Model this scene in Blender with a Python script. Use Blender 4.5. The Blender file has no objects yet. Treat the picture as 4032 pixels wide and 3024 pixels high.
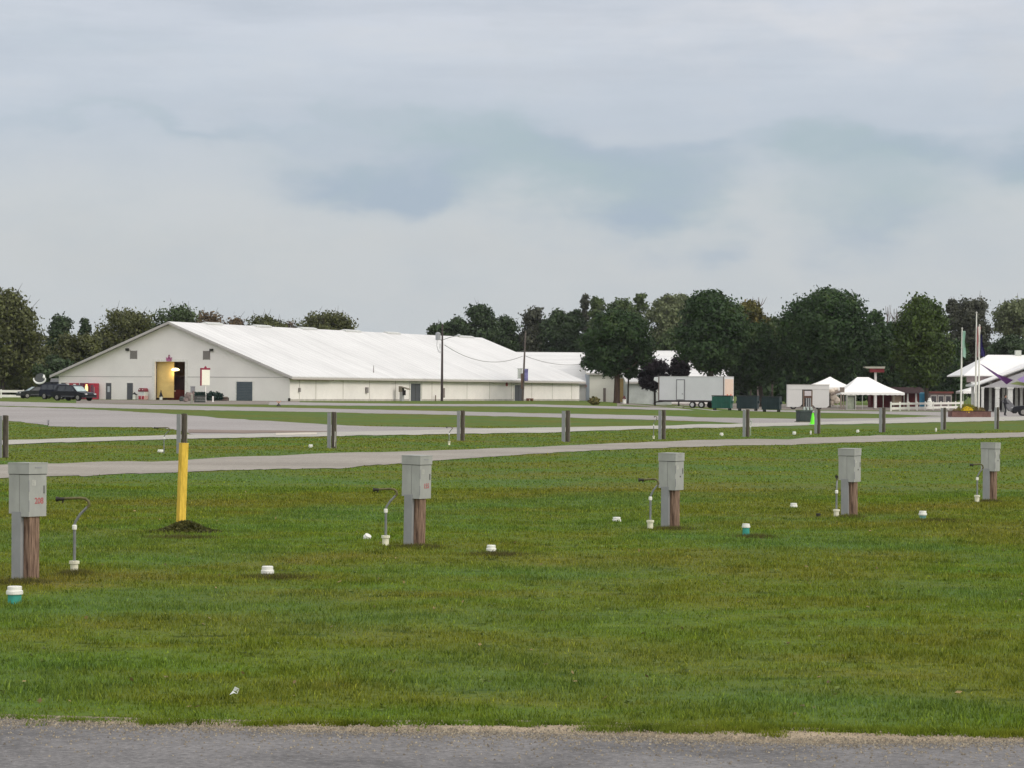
import bpy, bmesh, math, random
import numpy as np
from mathutils import Vector, Matrix
random.seed(7); rng = np.random.default_rng(11)
R = math.radians
sc = bpy.context.scene
COL = sc.collection

# ------------------------------------------------------------------ camera geometry
F = 9600.0; CAMZ = 2.0; ROLL = R(0.4); HOFF = 28.0
cr, sr = math.cos(ROLL), math.sin(ROLL)
def ab(px, py):
    dx = px-2016.0; dy = 1512.0-py
    return (dx*cr-dy*sr)/F, (dx*sr+dy*cr+HOFF)/F
def tpx(x, y, z):                      # world -> photo pixel (numpy ok)
    a = x/y*F; b = (z-CAMZ)/y*F-HOFF
    return 2016+a*cr+b*sr, 1512-(-a*sr+b*cr)
def sst(t): t = np.clip(t, 0, 1); return t*t*(3-2*t)
def terr(x, y):
    A = 0.72-0.50*sst((x-8)/14.0)
    return A*sst((y-120)/135.0)
def G(px, py):                         # where the sight line meets the ground
    a, b = ab(px, py)
    lo, hi = 3.0, 1500.0
    for _ in range(50):
        m = (lo+hi)/2
        if CAMZ+b*m > terr(a*m, m): lo = m
        else: hi = m
    return a*lo, lo
def at(px, py, Y):
    a, b = ab(px, py); return Vector((a*Y, Y, CAMZ+b*Y))
def mpp(Y): return Y/F

cam = bpy.data.cameras.new('camera'); co = bpy.data.objects.new('camera', cam); COL.objects.link(co)
cam.sensor_width = 36; cam.lens = F/4032*36; cam.clip_end = 6000; cam.clip_start = 0.1
cam.shift_y = HOFF/4032
co.matrix_world = Matrix(((cr, -sr, 0, 0), (0, 0, -1, 0), (sr, cr, 0, CAMZ), (0, 0, 0, 1)))
sc.camera = co
sc.view_settings.view_transform = 'Standard'; sc.view_settings.look = 'None'
sc.view_settings.exposure = 0; sc.view_settings.gamma = 1

# ------------------------------------------------------------------ materials
def nodes(m):
    m.use_nodes = True; nt = m.node_tree; nt.nodes.clear(); return nt
def srgb(r, g, b):
    f = lambda c: (c/255/12.92) if c/255 <= .04045 else ((c/255+.055)/1.055)**2.4
    return (f(r), f(g), f(b))
def noise(nt, scale, detail=3, rough=.55, vec=None, dist=0):
    n = nt.nodes.new('ShaderNodeTexNoise'); n.inputs['Scale'].default_value = scale
    n.inputs['Detail'].default_value = detail; n.inputs['Roughness'].default_value = rough
    n.inputs['Distortion'].default_value = dist
    if vec is not None: nt.links.new(vec, n.inputs['Vector'])
    return n.outputs['Fac']
def ramp(nt, fac, stops):
    r = nt.nodes.new('ShaderNodeValToRGB'); e = r.color_ramp.elements
    while len(e) < len(stops): e.new(0.5)
    for el, (p, c) in zip(e, stops):
        el.position = p; el.color = (*c, 1) if len(c) == 3 else c
    nt.links.new(fac, r.inputs[0]); return r.outputs[0]
def mixc(nt, fac, a, b, mode='MIX'):
    n = nt.nodes.new('ShaderNodeMix'); n.data_type = 'RGBA'; n.blend_type = mode
    for s, v in ((n.inputs[0], fac), (n.inputs[6], a), (n.inputs[7], b)):
        if isinstance(v, (int, float)): s.default_value = v
        elif isinstance(v, tuple): s.default_value = (*v, 1) if len(v) == 3 else v
        else: nt.links.new(v, s)
    return n.outputs[2]
def coords(nt, kind='Object', scale=(1, 1, 1)):
    t = nt.nodes.new('ShaderNodeTexCoord'); mp = nt.nodes.new('ShaderNodeMapping')
    mp.inputs['Scale'].default_value = scale
    if kind == 'World':
        g = nt.nodes.new('ShaderNodeNewGeometry'); nt.links.new(g.outputs['Position'], mp.inputs[0])
    else: nt.links.new(t.outputs[kind], mp.inputs[0])
    return mp.outputs[0]
MC = {}
def M(name, col, rough=.8, var=.12, scale=6, metal=0, bump=0, stretch=(1, 1, 1), spec=.3, emit=None, estr=1, col2=None, coat=0):
    if name in MC: return MC[name]
    m = bpy.data.materials.new(name); nt = nodes(m)
    o = nt.nodes.new('ShaderNodeOutputMaterial'); p = nt.nodes.new('ShaderNodeBsdfPrincipled')
    nt.links.new(p.outputs[0], o.inputs[0])
    v = coords(nt, 'Object', stretch)
    n = noise(nt, scale, 4, .6, v)
    lo = tuple(c*(1-var) for c in col); hi = tuple(min(1, c*(1+var)) for c in (col2 or col))
    nt.links.new(ramp(nt, n, [(.3, lo), (.7, hi)]), p.inputs['Base Color'])
    p.inputs['Roughness'].default_value = rough; p.inputs['Metallic'].default_value = metal
    p.inputs['Specular IOR Level'].default_value = spec; p.inputs['Coat Weight'].default_value = coat
    if bump:
        b = nt.nodes.new('ShaderNodeBump'); b.inputs['Strength'].default_value = bump; b.inputs['Distance'].default_value = .02
        nt.links.new(noise(nt, scale*3, 4, .7, v), b.inputs['Height']); nt.links.new(b.outputs[0], p.inputs['Normal'])
    if emit:
        p.inputs['Emission Color'].default_value = (*emit, 1); p.inputs['Emission Strength'].default_value = estr
    MC[name] = m; return m

def lawn_color(nt):
    """patchy lawn: olive, brown thatch and blue-green, in world space"""
    v = coords(nt, 'World')
    vs = coords(nt, 'World', (.55, 1.0, 1))
    big = noise(nt, .16, 5, .62, vs, .6); mid = noise(nt, .75, 5, .65, vs, .4); fine = noise(nt, 7, 4, .7, v)
    c = ramp(nt, mid, [(.26, (.132, .144, .024)), (.44, (.110, .150, .021)), (.60, (.096, .158, .026)), (.76, (.152, .204, .036))])
    thatch = ramp(nt, fine, [(.3, (.112, .104, .022)), (.7, (.180, .165, .040))])
    # brown fades in with a broad noise, and along the trench line of the hook-ups
    m1 = ramp(nt, big, [(.46, (0, 0, 0)), (.62, (.68, .68, .68))])
    m2 = ramp(nt, noise(nt, .32, 6, .7, vs, .8), [(.52, (0, 0, 0)), (.68, (.55, .55, .55))])
    g = nt.nodes.new('ShaderNodeNewGeometry'); sp = nt.nodes.new('ShaderNodeSeparateXYZ'); nt.links.new(g.outputs['Position'], sp.inputs[0])
    def mth(op, a, b=0.0):
        n = nt.nodes.new('ShaderNodeMath'); n.operation = op
        for i, q in enumerate((a, b)):
            if isinstance(q, (int, float)): n.inputs[i].default_value = q
            else: nt.links.new(q, n.inputs[i])
        return n.outputs[0]
    # distance from the line of pedestals  (through (-5,25.3) towards (8.8,46)), trench just on the near side
    nx, ny = .832, -.555
    d = mth('ADD', mth('MULTIPLY', sp.outputs[0], nx), mth('MULTIPLY', sp.outputs[1], ny))
    d = mth('ADD', d, 5*nx+25.3*-ny*1.0-0.35)
    d = mth('ADD', d, mth('MULTIPLY', mth('SUBTRACT', mid, .5), 2.2))
    tr = mth('SUBTRACT', 1.0, mth('MULTIPLY', mth('ABSOLUTE', d), .95)); tr = mth('MAXIMUM', tr, 0)
    tr = mth('MULTIPLY', tr, mth('ADD', mth('MULTIPLY', big, 1.2), .1))
    m = mth('MINIMUM', mth('ADD', mth('MAXIMUM', m1, m2), mth('MULTIPLY', tr, .6)), .9)
    c = mixc(nt, m, c, thatch)
    # darker tufts from coarse and fine noise
    c = mixc(nt, ramp(nt, fine, [(.30, (.75, .75, .75)), (.46, (0, 0, 0))]), c, (.034, .052, .006))
    c = mixc(nt, ramp(nt, noise(nt, 2.6, 5, .7, vs), [(.56, (0, 0, 0)), (.64, (.75, .75, .75))]), c, (.030, .046, .005))
    c = mixc(nt, ramp(nt, noise(nt, 5.5, 5, .75, coords(nt, 'World', (.6, 1, 1.3))), [(.54, (0, 0, 0)), (.62, (.55, .55, .55))]), c, (.040, .060, .006))
    bl = noise(nt, .22, 3, .5, coords(nt, 'World', (.9, .8, 1.7)), .3)
    c = mixc(nt, ramp(nt, bl, [(.48, (0, 0, 0)), (.62, (.55, .55, .55))]), c, (.070, .142, .042))
    return c, fine
def lawn_mat(name, blades):
    m = bpy.data.materials.new(name); nt = nodes(m)
    o = nt.nodes.new('ShaderNodeOutputMaterial'); p = nt.nodes.new('ShaderNodeBsdfPrincipled')
    c, fine = lawn_color(nt)
    if blades:
        oi = nt.nodes.new('ShaderNodeAttribute'); oi.attribute_name = 'tone'
        c2 = ramp(nt, oi.outputs['Fac'], [(0, (.75, .8, .6)), (.5, (1.62, 1.5, 1.15)), (.9, (2.5, 2.3, 1.6)), (1, (3.4, 2.9, 2.2))])
        c = mixc(nt, 1.0, c, c2, 'MULTIPLY')
    p.inputs['Roughness'].default_value = .85; p.inputs['Specular IOR Level'].default_value = .06
    nt.links.new(c, p.inputs['Base Color'])
    if blades:
        t = nt.nodes.new('ShaderNodeBsdfTranslucent'); nt.links.new(c, t.inputs[0])
        mx = nt.nodes.new('ShaderNodeMixShader'); mx.inputs[0].default_value = .45
        nt.links.new(p.outputs[0], mx.inputs[1]); nt.links.new(t.outputs[0], mx.inputs[2]); nt.links.new(mx.outputs[0], o.inputs[0])
    else:
        b = nt.nodes.new('ShaderNodeBump'); b.inputs['Strength'].default_value = .6; b.inputs['Distance'].default_value = .05
        nt.links.new(fine, b.inputs['Height']); nt.links.new(b.outputs[0], p.inputs['Normal'])
        nt.links.new(p.outputs[0], o.inputs[0])
    return m
def road_mat(name, dark, light, rough=.55, spec=.4, patch=.25, grit=60, tint=None, sx=1.0):
    m = bpy.data.materials.new(name); nt = nodes(m)
    o = nt.nodes.new('ShaderNodeOutputMaterial'); p = nt.nodes.new('ShaderNodeBsdfPrincipled'); nt.links.new(p.outputs[0], o.inputs[0])
    v = coords(nt, 'World', (sx, 1, 1))
    big = noise(nt, patch, 5, .65, v, .5); fine = noise(nt, grit, 3, .8, v); mid = noise(nt, 6, 5, .7, v)
    c = ramp(nt, big, [(.35, dark), (.65, light)])
    c = mixc(nt, ramp(nt, mid, [(.45, (0, 0, 0)), (.75, (.5, .5, .5))]), c, tint or tuple(x*1.3 for x in light))
    c = mixc(nt, ramp(nt, fine, [(.35, (.5, .5, .5)), (.5, (0, 0, 0))]), c, tuple(x*.55 for x in dark))
    c = mixc(nt, ramp(nt, fine, [(.55, (0, 0, 0)), (.7, (.55, .55, .55))]), c, tuple(x*1.7 for x in light))
    nt.links.new(c, p.inputs['Base Color']); p.inputs['Roughness'].default_value = rough; p.inputs['Specular IOR Level'].default_value = spec
    b = nt.nodes.new('ShaderNodeBump'); b.inputs['Strength'].default_value = .5; b.inputs['Distance'].default_value = .01
    nt.links.new(fine, b.inputs['Height']); nt.links.new(b.outputs[0], p.inputs['Normal'])
    return m
def leaf_mat(name, c1, c2, c3=None, scale=.35):
    m = bpy.data.materials.new(name); nt = nodes(m)
    o = nt.nodes.new('ShaderNodeOutputMaterial'); p = nt.nodes.new('ShaderNodeBsdfPrincipled')
    v = coords(nt, 'World')
    c = ramp(nt, noise(nt, scale, 4, .6, v), [(.3, c1), (.6, c2), (.8, c3 or c2)])
    at_ = nt.nodes.new('ShaderNodeAttribute'); at_.attribute_name = 'tone'
    c = mixc(nt, 1.0, c, ramp(nt, at_.outputs['Fac'], [(0, (.6, .6, .6)), (1, (1.45, 1.45, 1.35))]), 'MULTIPLY')
    nt.links.new(c, p.inputs['Base Color']); p.inputs['Roughness'].default_value = .6; p.inputs['Specular IOR Level'].default_value = .25
    t = nt.nodes.new('ShaderNodeBsdfTranslucent'); nt.links.new(c, t.inputs[0])
    mx = nt.nodes.new('ShaderNodeMixShader'); mx.inputs[0].default_value = .2
    nt.links.new(p.outputs[0], mx.inputs[1]); nt.links.new(t.outputs[0], mx.inputs[2]); nt.links.new(mx.outputs[0], o.inputs[0])
    return m

# ------------------------------------------------------------------ mesh helpers
class MB:
    def __init__(s): s.v = []; s.f = []; s.sm = []
    def add(s, vs, fs, smooth=False):
        n = len(s.v); s.v += [tuple(p) for p in vs]; s.f += [tuple(i+n for i in f) for f in fs]; s.sm += [smooth]*len(fs); return s
    def box(s, x0, x1, y0, y1, z0, z1, bev=0):
        if bev:
            bm = bmesh.new(); bmesh.ops.create_cube(bm, size=1)
            for v in bm.verts:
                v.co = Vector(((x0+x1)/2+v.co.x*(x1-x0), (y0+y1)/2+v.co.y*(y1-y0), (z0+z1)/2+v.co.z*(z1-z0)))
            bmesh.ops.bevel(bm, geom=bm.edges[:], offset=bev, segments=2, affect='EDGES', profile=.6)
            bm.verts.index_update()
            s.add([v.co for v in bm.verts], [[q.index for q in f.verts] for f in bm.faces]); bm.free(); return s
        vs = [(x, y, z) for z in (z0, z1) for y in (y0, y1) for x in (x0, x1)]
        return s.add(vs, [(0, 2, 3, 1), (4, 5, 7, 6), (0, 1, 5, 4), (2, 6, 7, 3), (0, 4, 6, 2), (1, 3, 7, 5)])
    def prism(s, pts, axis, a0, a1, top=None):
        """pts: closed 2-D outline; axis 'y': pts are (x,z) extruded in y; 'x': (y,z); 'z': (x,y); top = outline at a1"""
        top = top or pts; n = len(pts)
        def P(p, a): return {'y': (p[0], a, p[1]), 'x': (a, p[0], p[1]), 'z': (p[0], p[1], a)}[axis]
        vs = [P(p, a0) for p in pts]+[P(p, a1) for p in top]
        fs = [tuple(range(n))[::-1], tuple(range(n, 2*n))]+[(i, (i+1) % n, n+(i+1) % n, n+i) for i in range(n)]
        return s.add(vs, fs)
    def tube(s, path, r, n=10, cap=True):
        path = [Vector(p) for p in path]; k = len(path)
        rs = r if isinstance(r, (list, tuple)) else [r]*k
        vs = []; up = None
        for i, p in enumerate(path):
            t = (path[min(i+1, k-1)]-path[max(i-1, 0)]).normalized()
            if up is None: up = t.orthogonal().normalized()
            up = (up-t*up.dot(t)).normalized(); w = t.cross(up)
            for j in range(n):
                an = 2*math.pi*j/n; vs.append(p+(up*math.cos(an)+w*math.sin(an))*rs[i])
        fs = [(i*n+j, i*n+(j+1) % n, (i+1)*n+(j+1) % n, (i+1)*n+j) for i in range(k-1) for j in range(n)]
        s.add(vs, fs, True)
        if cap: s.add([vs[j] for j in range(n)]+[vs[(k-1)*n+j] for j in range(n)], [tuple(range(n))[::-1], tuple(range(n, 2*n))])
        return s
    def lathe(s, prof, n=20, c=(0, 0, 0)):
        vs = [(c[0]+r*math.cos(2*math.pi*j/n), c[1]+r*math.sin(2*math.pi*j/n), c[2]+z) for r, z in prof for j in range(n)]
        k = len(prof)
        fs = [(i*n+j, i*n+(j+1) % n, (i+1)*n+(j+1) % n, (i+1)*n+j) for i in range(k-1) for j in range(n)]
        fs += [tuple(range((k-1)*n, k*n)), tuple(range(n))[::-1]]
        return s.add(vs, fs, False)
    def cylx(s, x, y, z, r, w, n=20, axis='y'):
        """disc of radius r, width w about axis"""
        vs = []
        for a in (-w/2, w/2):
            for j in range(n):
                q = 2*math.pi*j/n; u, t = r*math.cos(q), r*math.sin(q)
                vs.append((x+u, y+a, z+t) if axis == 'y' else (x+a, y+u, z+t))
        return s.add(vs, [tuple(range(n)), tuple(range(n, 2*n))[::-1]]+[(j, (j+1) % n, n+(j+1) % n, n+j) for j in range(n)])
    def build(s, name, mat, parent=None, tr=None):
        me = bpy.data.meshes.new(name); me.from_pydata(s.v, [], s.f); me.materials.append(mat)
        me.polygons.foreach_set('use_smooth', s.sm)
        bm = bmesh.new(); bm.from_mesh(me); bmesh.ops.recalc_face_normals(bm, faces=bm.faces); bm.to_mesh(me); bm.free()
        ob = bpy.data.objects.new(name, me); COL.objects.link(ob)
        if parent: ob.parent = parent
        return ob
def thing(name, label, cat, x, y, rz=0, group=None, z=None):
    o = bpy.data.objects.new(name, None); COL.objects.link(o); o.empty_display_size = .2
    o.location = (x, y, float(terr(x, y)) if z is None else z); o.rotation_euler = (0, 0, rz)
    o['label'] = label; o['category'] = cat
    if group: o['group'] = group
    return o
def tag(o, label, cat, group=None):
    o['label'] = label; o['category'] = cat
    if group: o['group'] = group
    return o
def put(o, x, y, z=None, rz=0):
    o.location = (x, y, float(terr(x, y)) if z is None else z); o.rotation_euler[2] = rz; return o
def copy_tree(o, parent=None):
    c = o.copy(); COL.objects.link(c)
    if parent: c.parent = parent
    for ch in list(o.children): copy_tree(ch, c)
    return c
def text(name, s, size, mat, parent, loc, rot, z_out=.002):
    cu = bpy.data.curves.new(name, 'FONT'); cu.body = s; cu.size = size; cu.extrude = .001; cu.align_x = 'CENTER'; cu.align_y = 'CENTER'; cu.offset = size*.02
    t = bpy.data.objects.new('tmp', cu); COL.objects.link(t)
    dg = bpy.context.evaluated_depsgraph_get(); me = bpy.data.meshes.new_from_object(t.evaluated_get(dg))
    bpy.data.objects.remove(t); me.materials.clear(); me.materials.append(mat)
    o = bpy.data.objects.new(name, me); COL.objects.link(o); o.parent = parent; o.location = loc; o.rotation_euler = rot
    return o
def npmesh(name, V, Fq, mat, tone=None, k=4, kind=None, parent=None):
    me = bpy.data.meshes.new(name); n = len(V); m = len(Fq)
    me.vertices.add(n); me.vertices.foreach_set('co', V.astype(np.float32).ravel())
    me.loops.add(m*k); me.loops.foreach_set('vertex_index', Fq.astype(np.int32).ravel())
    me.polygons.add(m); me.polygons.foreach_set('loop_start', np.arange(0, m*k, k, dtype=np.int32)); me.update(calc_edges=True)
    if tone is not None:
        a = me.attributes.new('tone', 'FLOAT', 'POINT'); a.data.foreach_set('value', tone.astype(np.float32))
    me.materials.append(mat); o = bpy.data.objects.new(name, me); COL.objects.link(o)
    if kind: o['kind'] = kind
    if parent: o.parent = parent
    return o

# ------------------------------------------------------------------ world and sun
SUN_AZ = R(112); SUN_EL = R(30)     # azimuth measured clockwise from +Y (straight ahead)
w = bpy.data.worlds.new('World'); sc.world = w; w.use_nodes = True; nt = w.node_tree; nt.nodes.clear()
def mth(op, a, b=0.0, c=0.0, clamp=False):
    n = nt.nodes.new('ShaderNodeMath'); n.operation = op; n.use_clamp = clamp
    for i, q in enumerate((a, b, c)):
        if isinstance(q, (int, float)): n.inputs[i].default_value = q
        else: nt.links.new(q, n.inputs[i])
    return n.outputs[0]
tc = nt.nodes.new('ShaderNodeTexCoord'); sp = nt.nodes.new('ShaderNodeSeparateXYZ'); nt.links.new(tc.outputs['Generated'], sp.inputs[0])
az = mth('ARCTAN2', sp.outputs[0], sp.outputs[1]); el = mth('ARCSINE', sp.outputs[2])
def cv(sx, sy, ox=0.0):
    c = nt.nodes.new('ShaderNodeCombineXYZ'); nt.links.new(mth('ADD', mth('MULTIPLY', az, sx), ox), c.inputs[0]); nt.links.new(mth('MULTIPLY', el, sy), c.inputs[1]); return c.outputs[0]
def gauss(px, py, sx, sy, tilt=0.0):
    a0 = (px-2016)/F; e0 = (1540-py)/F
    u = mth('SUBTRACT', azw, a0); v = mth('SUBTRACT', elw, e0)
    if tilt: v = mth('SUBTRACT', v, mth('MULTIPLY', u, tilt))
    q = mth('ADD', mth('POWER', mth('ABSOLUTE', mth('MULTIPLY', u, F/sx)), 2.0), mth('POWER', mth('ABSOLUTE', mth('MULTIPLY', v, F/sy)), 2.0))
    return mth('POWER', 2.718, mth('MULTIPLY', q, -1.0))
wn = noise(nt, 1.0, 6, .55, cv(14, 30)); wn2 = noise(nt, 1.0, 6, .55, cv(14, 30, 7.7))
azw = mth('ADD', az, mth('MULTIPLY', mth('SUBTRACT', wn, .5), .085)); elw = mth('ADD', el, mth('MULTIPLY', mth('SUBTRACT', wn2, .5), .065))
def addn(*q):
    r = q[0]
    for x in q[1:]: r = mth('ADD', r, x)
    return r
k_ = F/1212.0*.5487
def g2(x, y, sx, sy, w_, tilt=0.0): return mth('MULTIPLY', gauss(x*1.8228, y*1.8228, sx*1.8228, sy*1.8228, tilt), w_)
blue = addn(g2(820, 400, 190, 60, 1.0), g2(1080, 330, 380, 75, .75), g2(1330, 400, 260, 95, 1.0), g2(1480, 460, 150, 60, .6), g2(1880, 330, 270, 62, .95), g2(1880, 450, 190, 100, .8),
            g2(2215, 370, 90, 85, 1.0), g2(350, 290, 420, 26, .55), g2(150, 110, 420, 45, .35), g2(1550, 290, 160, 22, .4))
blue = mth('SUBTRACT', blue, g2(1655, 400, 55, 150, .35))
streak = noise(nt, 1.0, 5, .6, cv(6, 60)); puff = noise(nt, 1.0, 7, .6, cv(16, 32, 3.3))
fluff = noise(nt, 1.0, 9, .62, cv(34, 62, 1.7), .4)
blue = mth('ADD', blue, mth('ADD', mth('MULTIPLY', mth('SUBTRACT', puff, .5), 1.0), mth('MULTIPLY', mth('SUBTRACT', fluff, .5), .30)))
bl_ = nt.nodes.new('ShaderNodeMapRange'); bl_.interpolation_type = 'SMOOTHSTEP'; nt.links.new(blue, bl_.inputs[0]); bl_.inputs[1].default_value = -.05; bl_.inputs[2].default_value = 1.25; bl_.inputs[4].default_value = .80
blue = bl_.outputs[0]
base = ramp(nt, mth('DIVIDE', el, .17), [(0, srgb(196, 203, 208)), (.22, srgb(199, 204, 208)), (.46, srgb(203, 208, 212)), (.64, srgb(196, 205, 216)), (.80, srgb(206, 213, 223)), (1, srgb(215, 220, 230))])
lil = mixc(nt, mth('MULTIPLY', sst_ := mth('MULTIPLY', mth('SUBTRACT', el, .075, clamp=True), 12, clamp=True), ramp(nt, streak, [(.42, (0, 0, 0)), (.66, (.55, .55, .55))])), base, srgb(184, 193, 205))
lil = mixc(nt, mth('MULTIPLY', sst_, ramp(nt, streak, [(.28, (.6, .6, .6)), (.42, (0, 0, 0))])), lil, srgb(214, 218, 224))
lil = mixc(nt, mth('MULTIPLY', gauss(3300, 110, 900, 90), .55), lil, srgb(224, 224, 227))
lil = mixc(nt, mth('MULTIPLY', gauss(3900, 330, 260, 50), .4), lil, srgb(212, 213, 216))
lil = mixc(nt, mth('MULTIPLY', gauss(500, 1000, 800, 140), .35), lil, srgb(200, 202, 202))
lil = mixc(nt, mth('MULTIPLY', gauss(1900, 1010, 700, 90), .45), lil, srgb(201, 204, 206))
lil = mixc(nt, ramp(nt, puff, [(.35, (.22, .22, .22)), (.55, (0, 0, 0))]), lil, srgb(180, 191, 202))
lil = mixc(nt, ramp(nt, puff, [(.5, (0, 0, 0)), (.72, (.25, .25, .25))]), lil, srgb(208, 209, 212))
sky = nt.nodes.new('ShaderNodeTexSky'); sky.sky_type = 'NISHITA'; sky.sun_disc = False; sky.sun_elevation = SUN_EL; sky.sun_rotation = SUN_AZ
gap = mixc(nt, .12, srgb(160, 178, 189), sky.outputs[0])      # thin cloud with clear sky behind it
gap = mixc(nt, .0, gap, (0, 0, 0))
col = mixc(nt, blue, lil, mixc(nt, ramp(nt, wn2, [(.4, (0, 0, 0)), (.6, (1, 1, 1))]), srgb(168, 187, 195), srgb(163, 180, 198)))
# cloud deck is brighter overhead (it lights the roofs)
up = mth('ADD', 1.0, mth('MULTIPLY', mth('SUBTRACT', el, .22, clamp=True), .62))
hs = mth('ADD', mth('MULTIPLY', sp.outputs[0], math.sin(R(162))), mth('MULTIPLY', sp.outputs[1], math.cos(R(162))))
up = mth('MULTIPLY', up, mth('ADD', 1.0, mth('MULTIPLY', mth('MAXIMUM', hs, 0.0), 1.35)))  # unseen sky behind the camera brightened to light the walls
wt = mixc(nt, mth('MULTIPLY', mth('ADD', mth('MAXIMUM', hs, 0.0), mth('SUBTRACT', el, .25, clamp=True)), 1.0, clamp=True), (1, 1, 1), (1.10, 1.0, .88))
sc_ = nt.nodes.new('ShaderNodeVectorMath'); sc_.operation = 'SCALE'; nt.links.new(mixc(nt, 1.0, col, wt, 'MULTIPLY'), sc_.inputs[0]); nt.links.new(mth('MULTIPLY', up, 10.0), sc_.inputs['Scale'])
fin = mixc(nt, .06, sc_.outputs[0], sky.outputs[0])
bg = nt.nodes.new('ShaderNodeBackground'); nt.links.new(fin, bg.inputs[0]); bg.inputs[1].default_value = .1
wo = nt.nodes.new('ShaderNodeOutputWorld'); nt.links.new(bg.outputs[0], wo.inputs[0])
sl = bpy.data.lights.new('sun', 'SUN'); sl.energy = 1.1; sl.angle = R(14); sl.color = (1, .93, .82)
so = bpy.data.objects.new('sun', sl); COL.objects.link(so)
dv = Vector((math.sin(SUN_AZ)*math.cos(SUN_EL), math.cos(SUN_AZ)*math.cos(SUN_EL), math.sin(SUN_EL)))
so.rotation_euler = dv.to_track_quat('Z', 'Y').to_euler()

# ------------------------------------------------------------------ ground
def ground():
    xs = np.unique(np.concatenate([np.linspace(-2500, -200, 12), np.arange(-200, 201, 4.0), np.linspace(200, 2500, 12)]))
    ys = np.unique(np.concatenate([np.linspace(-60, 100, 12), np.arange(100, 300, 4.0), np.linspace(300, 4000, 20)]))
    X, Y = np.meshgrid(xs, ys); V = np.stack([X.ravel(), Y.ravel(), terr(X, Y).ravel()], 1)
    nx = len(xs); i = np.arange((len(ys)-1)*(nx-1)); r = i//(nx-1); c = i % (nx-1); b = r*nx+c
    o = npmesh('ground', V, np.stack([b, b+1, b+nx+1, b+nx], 1), lawn_mat('lawn_ground', False), kind='structure')
ground()
def ex(poly):
    xs = [p[0] for p in poly]; ys = [p[1] for p in poly]
    def f(x):
        x = np.asarray(x, float); y = np.interp(x, xs, ys)
        if xs[0] > -1: pass
        sl_ = (ys[1]-ys[0])/(xs[1]-xs[0]); sr_ = (ys[-1]-ys[-2])/(xs[-1]-xs[-2])
        y = np.where(x < xs[0], ys[0]+(x-xs[0])*sl_, y); return np.where(x > xs[-1], ys[-1]+(x-xs[-1])*sr_, y)
    return f
def Gv(px, py):
    a = ((px-2016)*cr-(1512-py)*sr)/F; b = ((px-2016)*sr+(1512-py)*cr+HOFF)/F
    lo = np.full(len(px), 3.0); hi = np.full(len(px), 1500.0)
    for _ in range(45):
        m = (lo+hi)/2; up_ = CAMZ+b*m > terr(a*m, m); lo = np.where(up_, m, lo); hi = np.where(up_, hi, m)
    return a*lo, lo
def wob(x, amp, seed, step=1.0):
    r_ = np.random.default_rng(seed); t = r_.normal(size=4096)
    q = x/step+1500; i = np.floor(q).astype(int) % 4095; f = q-np.floor(q); return amp*((1-f)*t[i]+f*t[i+1])
def strip(name, top, bot, mat, zoff, x0=-700, x1=4700, rows=6, jag=0.0, step=8, seed=1, jt=None):
    px = np.arange(x0, x1+1, float(step)); T = ex(top)(px); B = ex(bot)(px)
    B = np.maximum(B, T+.1)
    xa, ya = Gv(px, T); xb, yb = Gv(px, B)
    if jag:
        yb = yb+wob(xb, jag, seed, .6)+wob(xb, jag*.6, seed+5, .17); ya = ya+wob(xa, jt if jt is not None else jag, seed+1, .7)
    t = np.linspace(0, 1, rows)[:, None]; X = xa*(1-t)+xb*t; Y = ya*(1-t)+yb*t
    V = np.stack([X.ravel(), Y.ravel(), (terr(X, Y)+zoff).ravel()], 1); n = len(px)
    i = np.arange((rows-1)*(n-1)); r = i//(n-1); c = i % (n-1); b = r*n+c
    return npmesh(name, V, np.stack([b, b+n, b+n+1, b+1], 1), mat, kind='structure')
asph = road_mat('asphalt', (.105, .100, .098), (.195, .186, .182), .75, .25, .9, 28)
asph2 = road_mat('asphalt_pale', (.27, .25, .235), (.35, .325, .31), .8, .15, .08, 20)
conc = road_mat('gravel_lane', (.24, .215, .18), (.335, .305, .26), .8, .25, .3, 30, sx=.4)
conc2 = road_mat('pale_concrete', (.34, .325, .28), (.43, .41, .36), .75, .3, .2, 20)
dirt = road_mat('sandy_verge', (.26, .20, .13), (.46, .37, .26), .95, .15, 1.2, 40, tint=(.30, .26, .2))
apron = road_mat('brown_apron', (.17, .145, .12), (.24, .21, .18), .9, .2, .1, 10)
near_edge = [(0, 2826), (560, 2842), (830, 2848), (1200, 2852), (2016, 2850), (2700, 2868), (3400, 2886), (4032, 2902)]
sand_edge = [(0, 2846), (560, 2862), (1100, 2878), (2016, 2896), (2700, 2918), (3400, 2932), (4032, 2930)]
L1t = [(0, 1829), (694, 1817), (900, 1801), (1334, 1785), (1584, 1779), (2100, 1762), (2416, 1747), (2778, 1733), (3100, 1728), (3466, 1716), (4032, 1703)]
L1b = [(0, 1885), (694, 1861), (900, 1851), (1334, 1846), (1440, 1835), (1584, 1824), (2100, 1788), (2416, 1771), (2778, 1758), (3100, 1751), (3466, 1739), (4032, 1721)]
L2t = [(0, 1735), (694, 1714), (900, 1711), (1280, 1702), (1605, 1697), (1930, 1688), (2552, 1678), (2914, 1669), (3233, 1663), (3700, 1646), (4032, 1640)]
L2b = [(0, 1752), (694, 1729), (900, 1726), (1280, 1719), (1605, 1713), (2100, 1705), (2552, 1690), (2914, 1683), (3233, 1673), (3700, 1663), (4032, 1656)]
At = [(0, 1601), (300, 1610), (694, 1631), (900, 1649), (1290, 1672), (1442, 1679), (1811, 1684), (1930, 1688), (2200, 1690)]
Ab = [(-200, 1640), (33, 1656), (120, 1666), (217, 1680), (400, 1682), (597, 1683), (700, 1694), (760, 1712), (900, 1718), (1280, 1712), (1605, 1706), (1930, 1698), (2200, 1691)]
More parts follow.
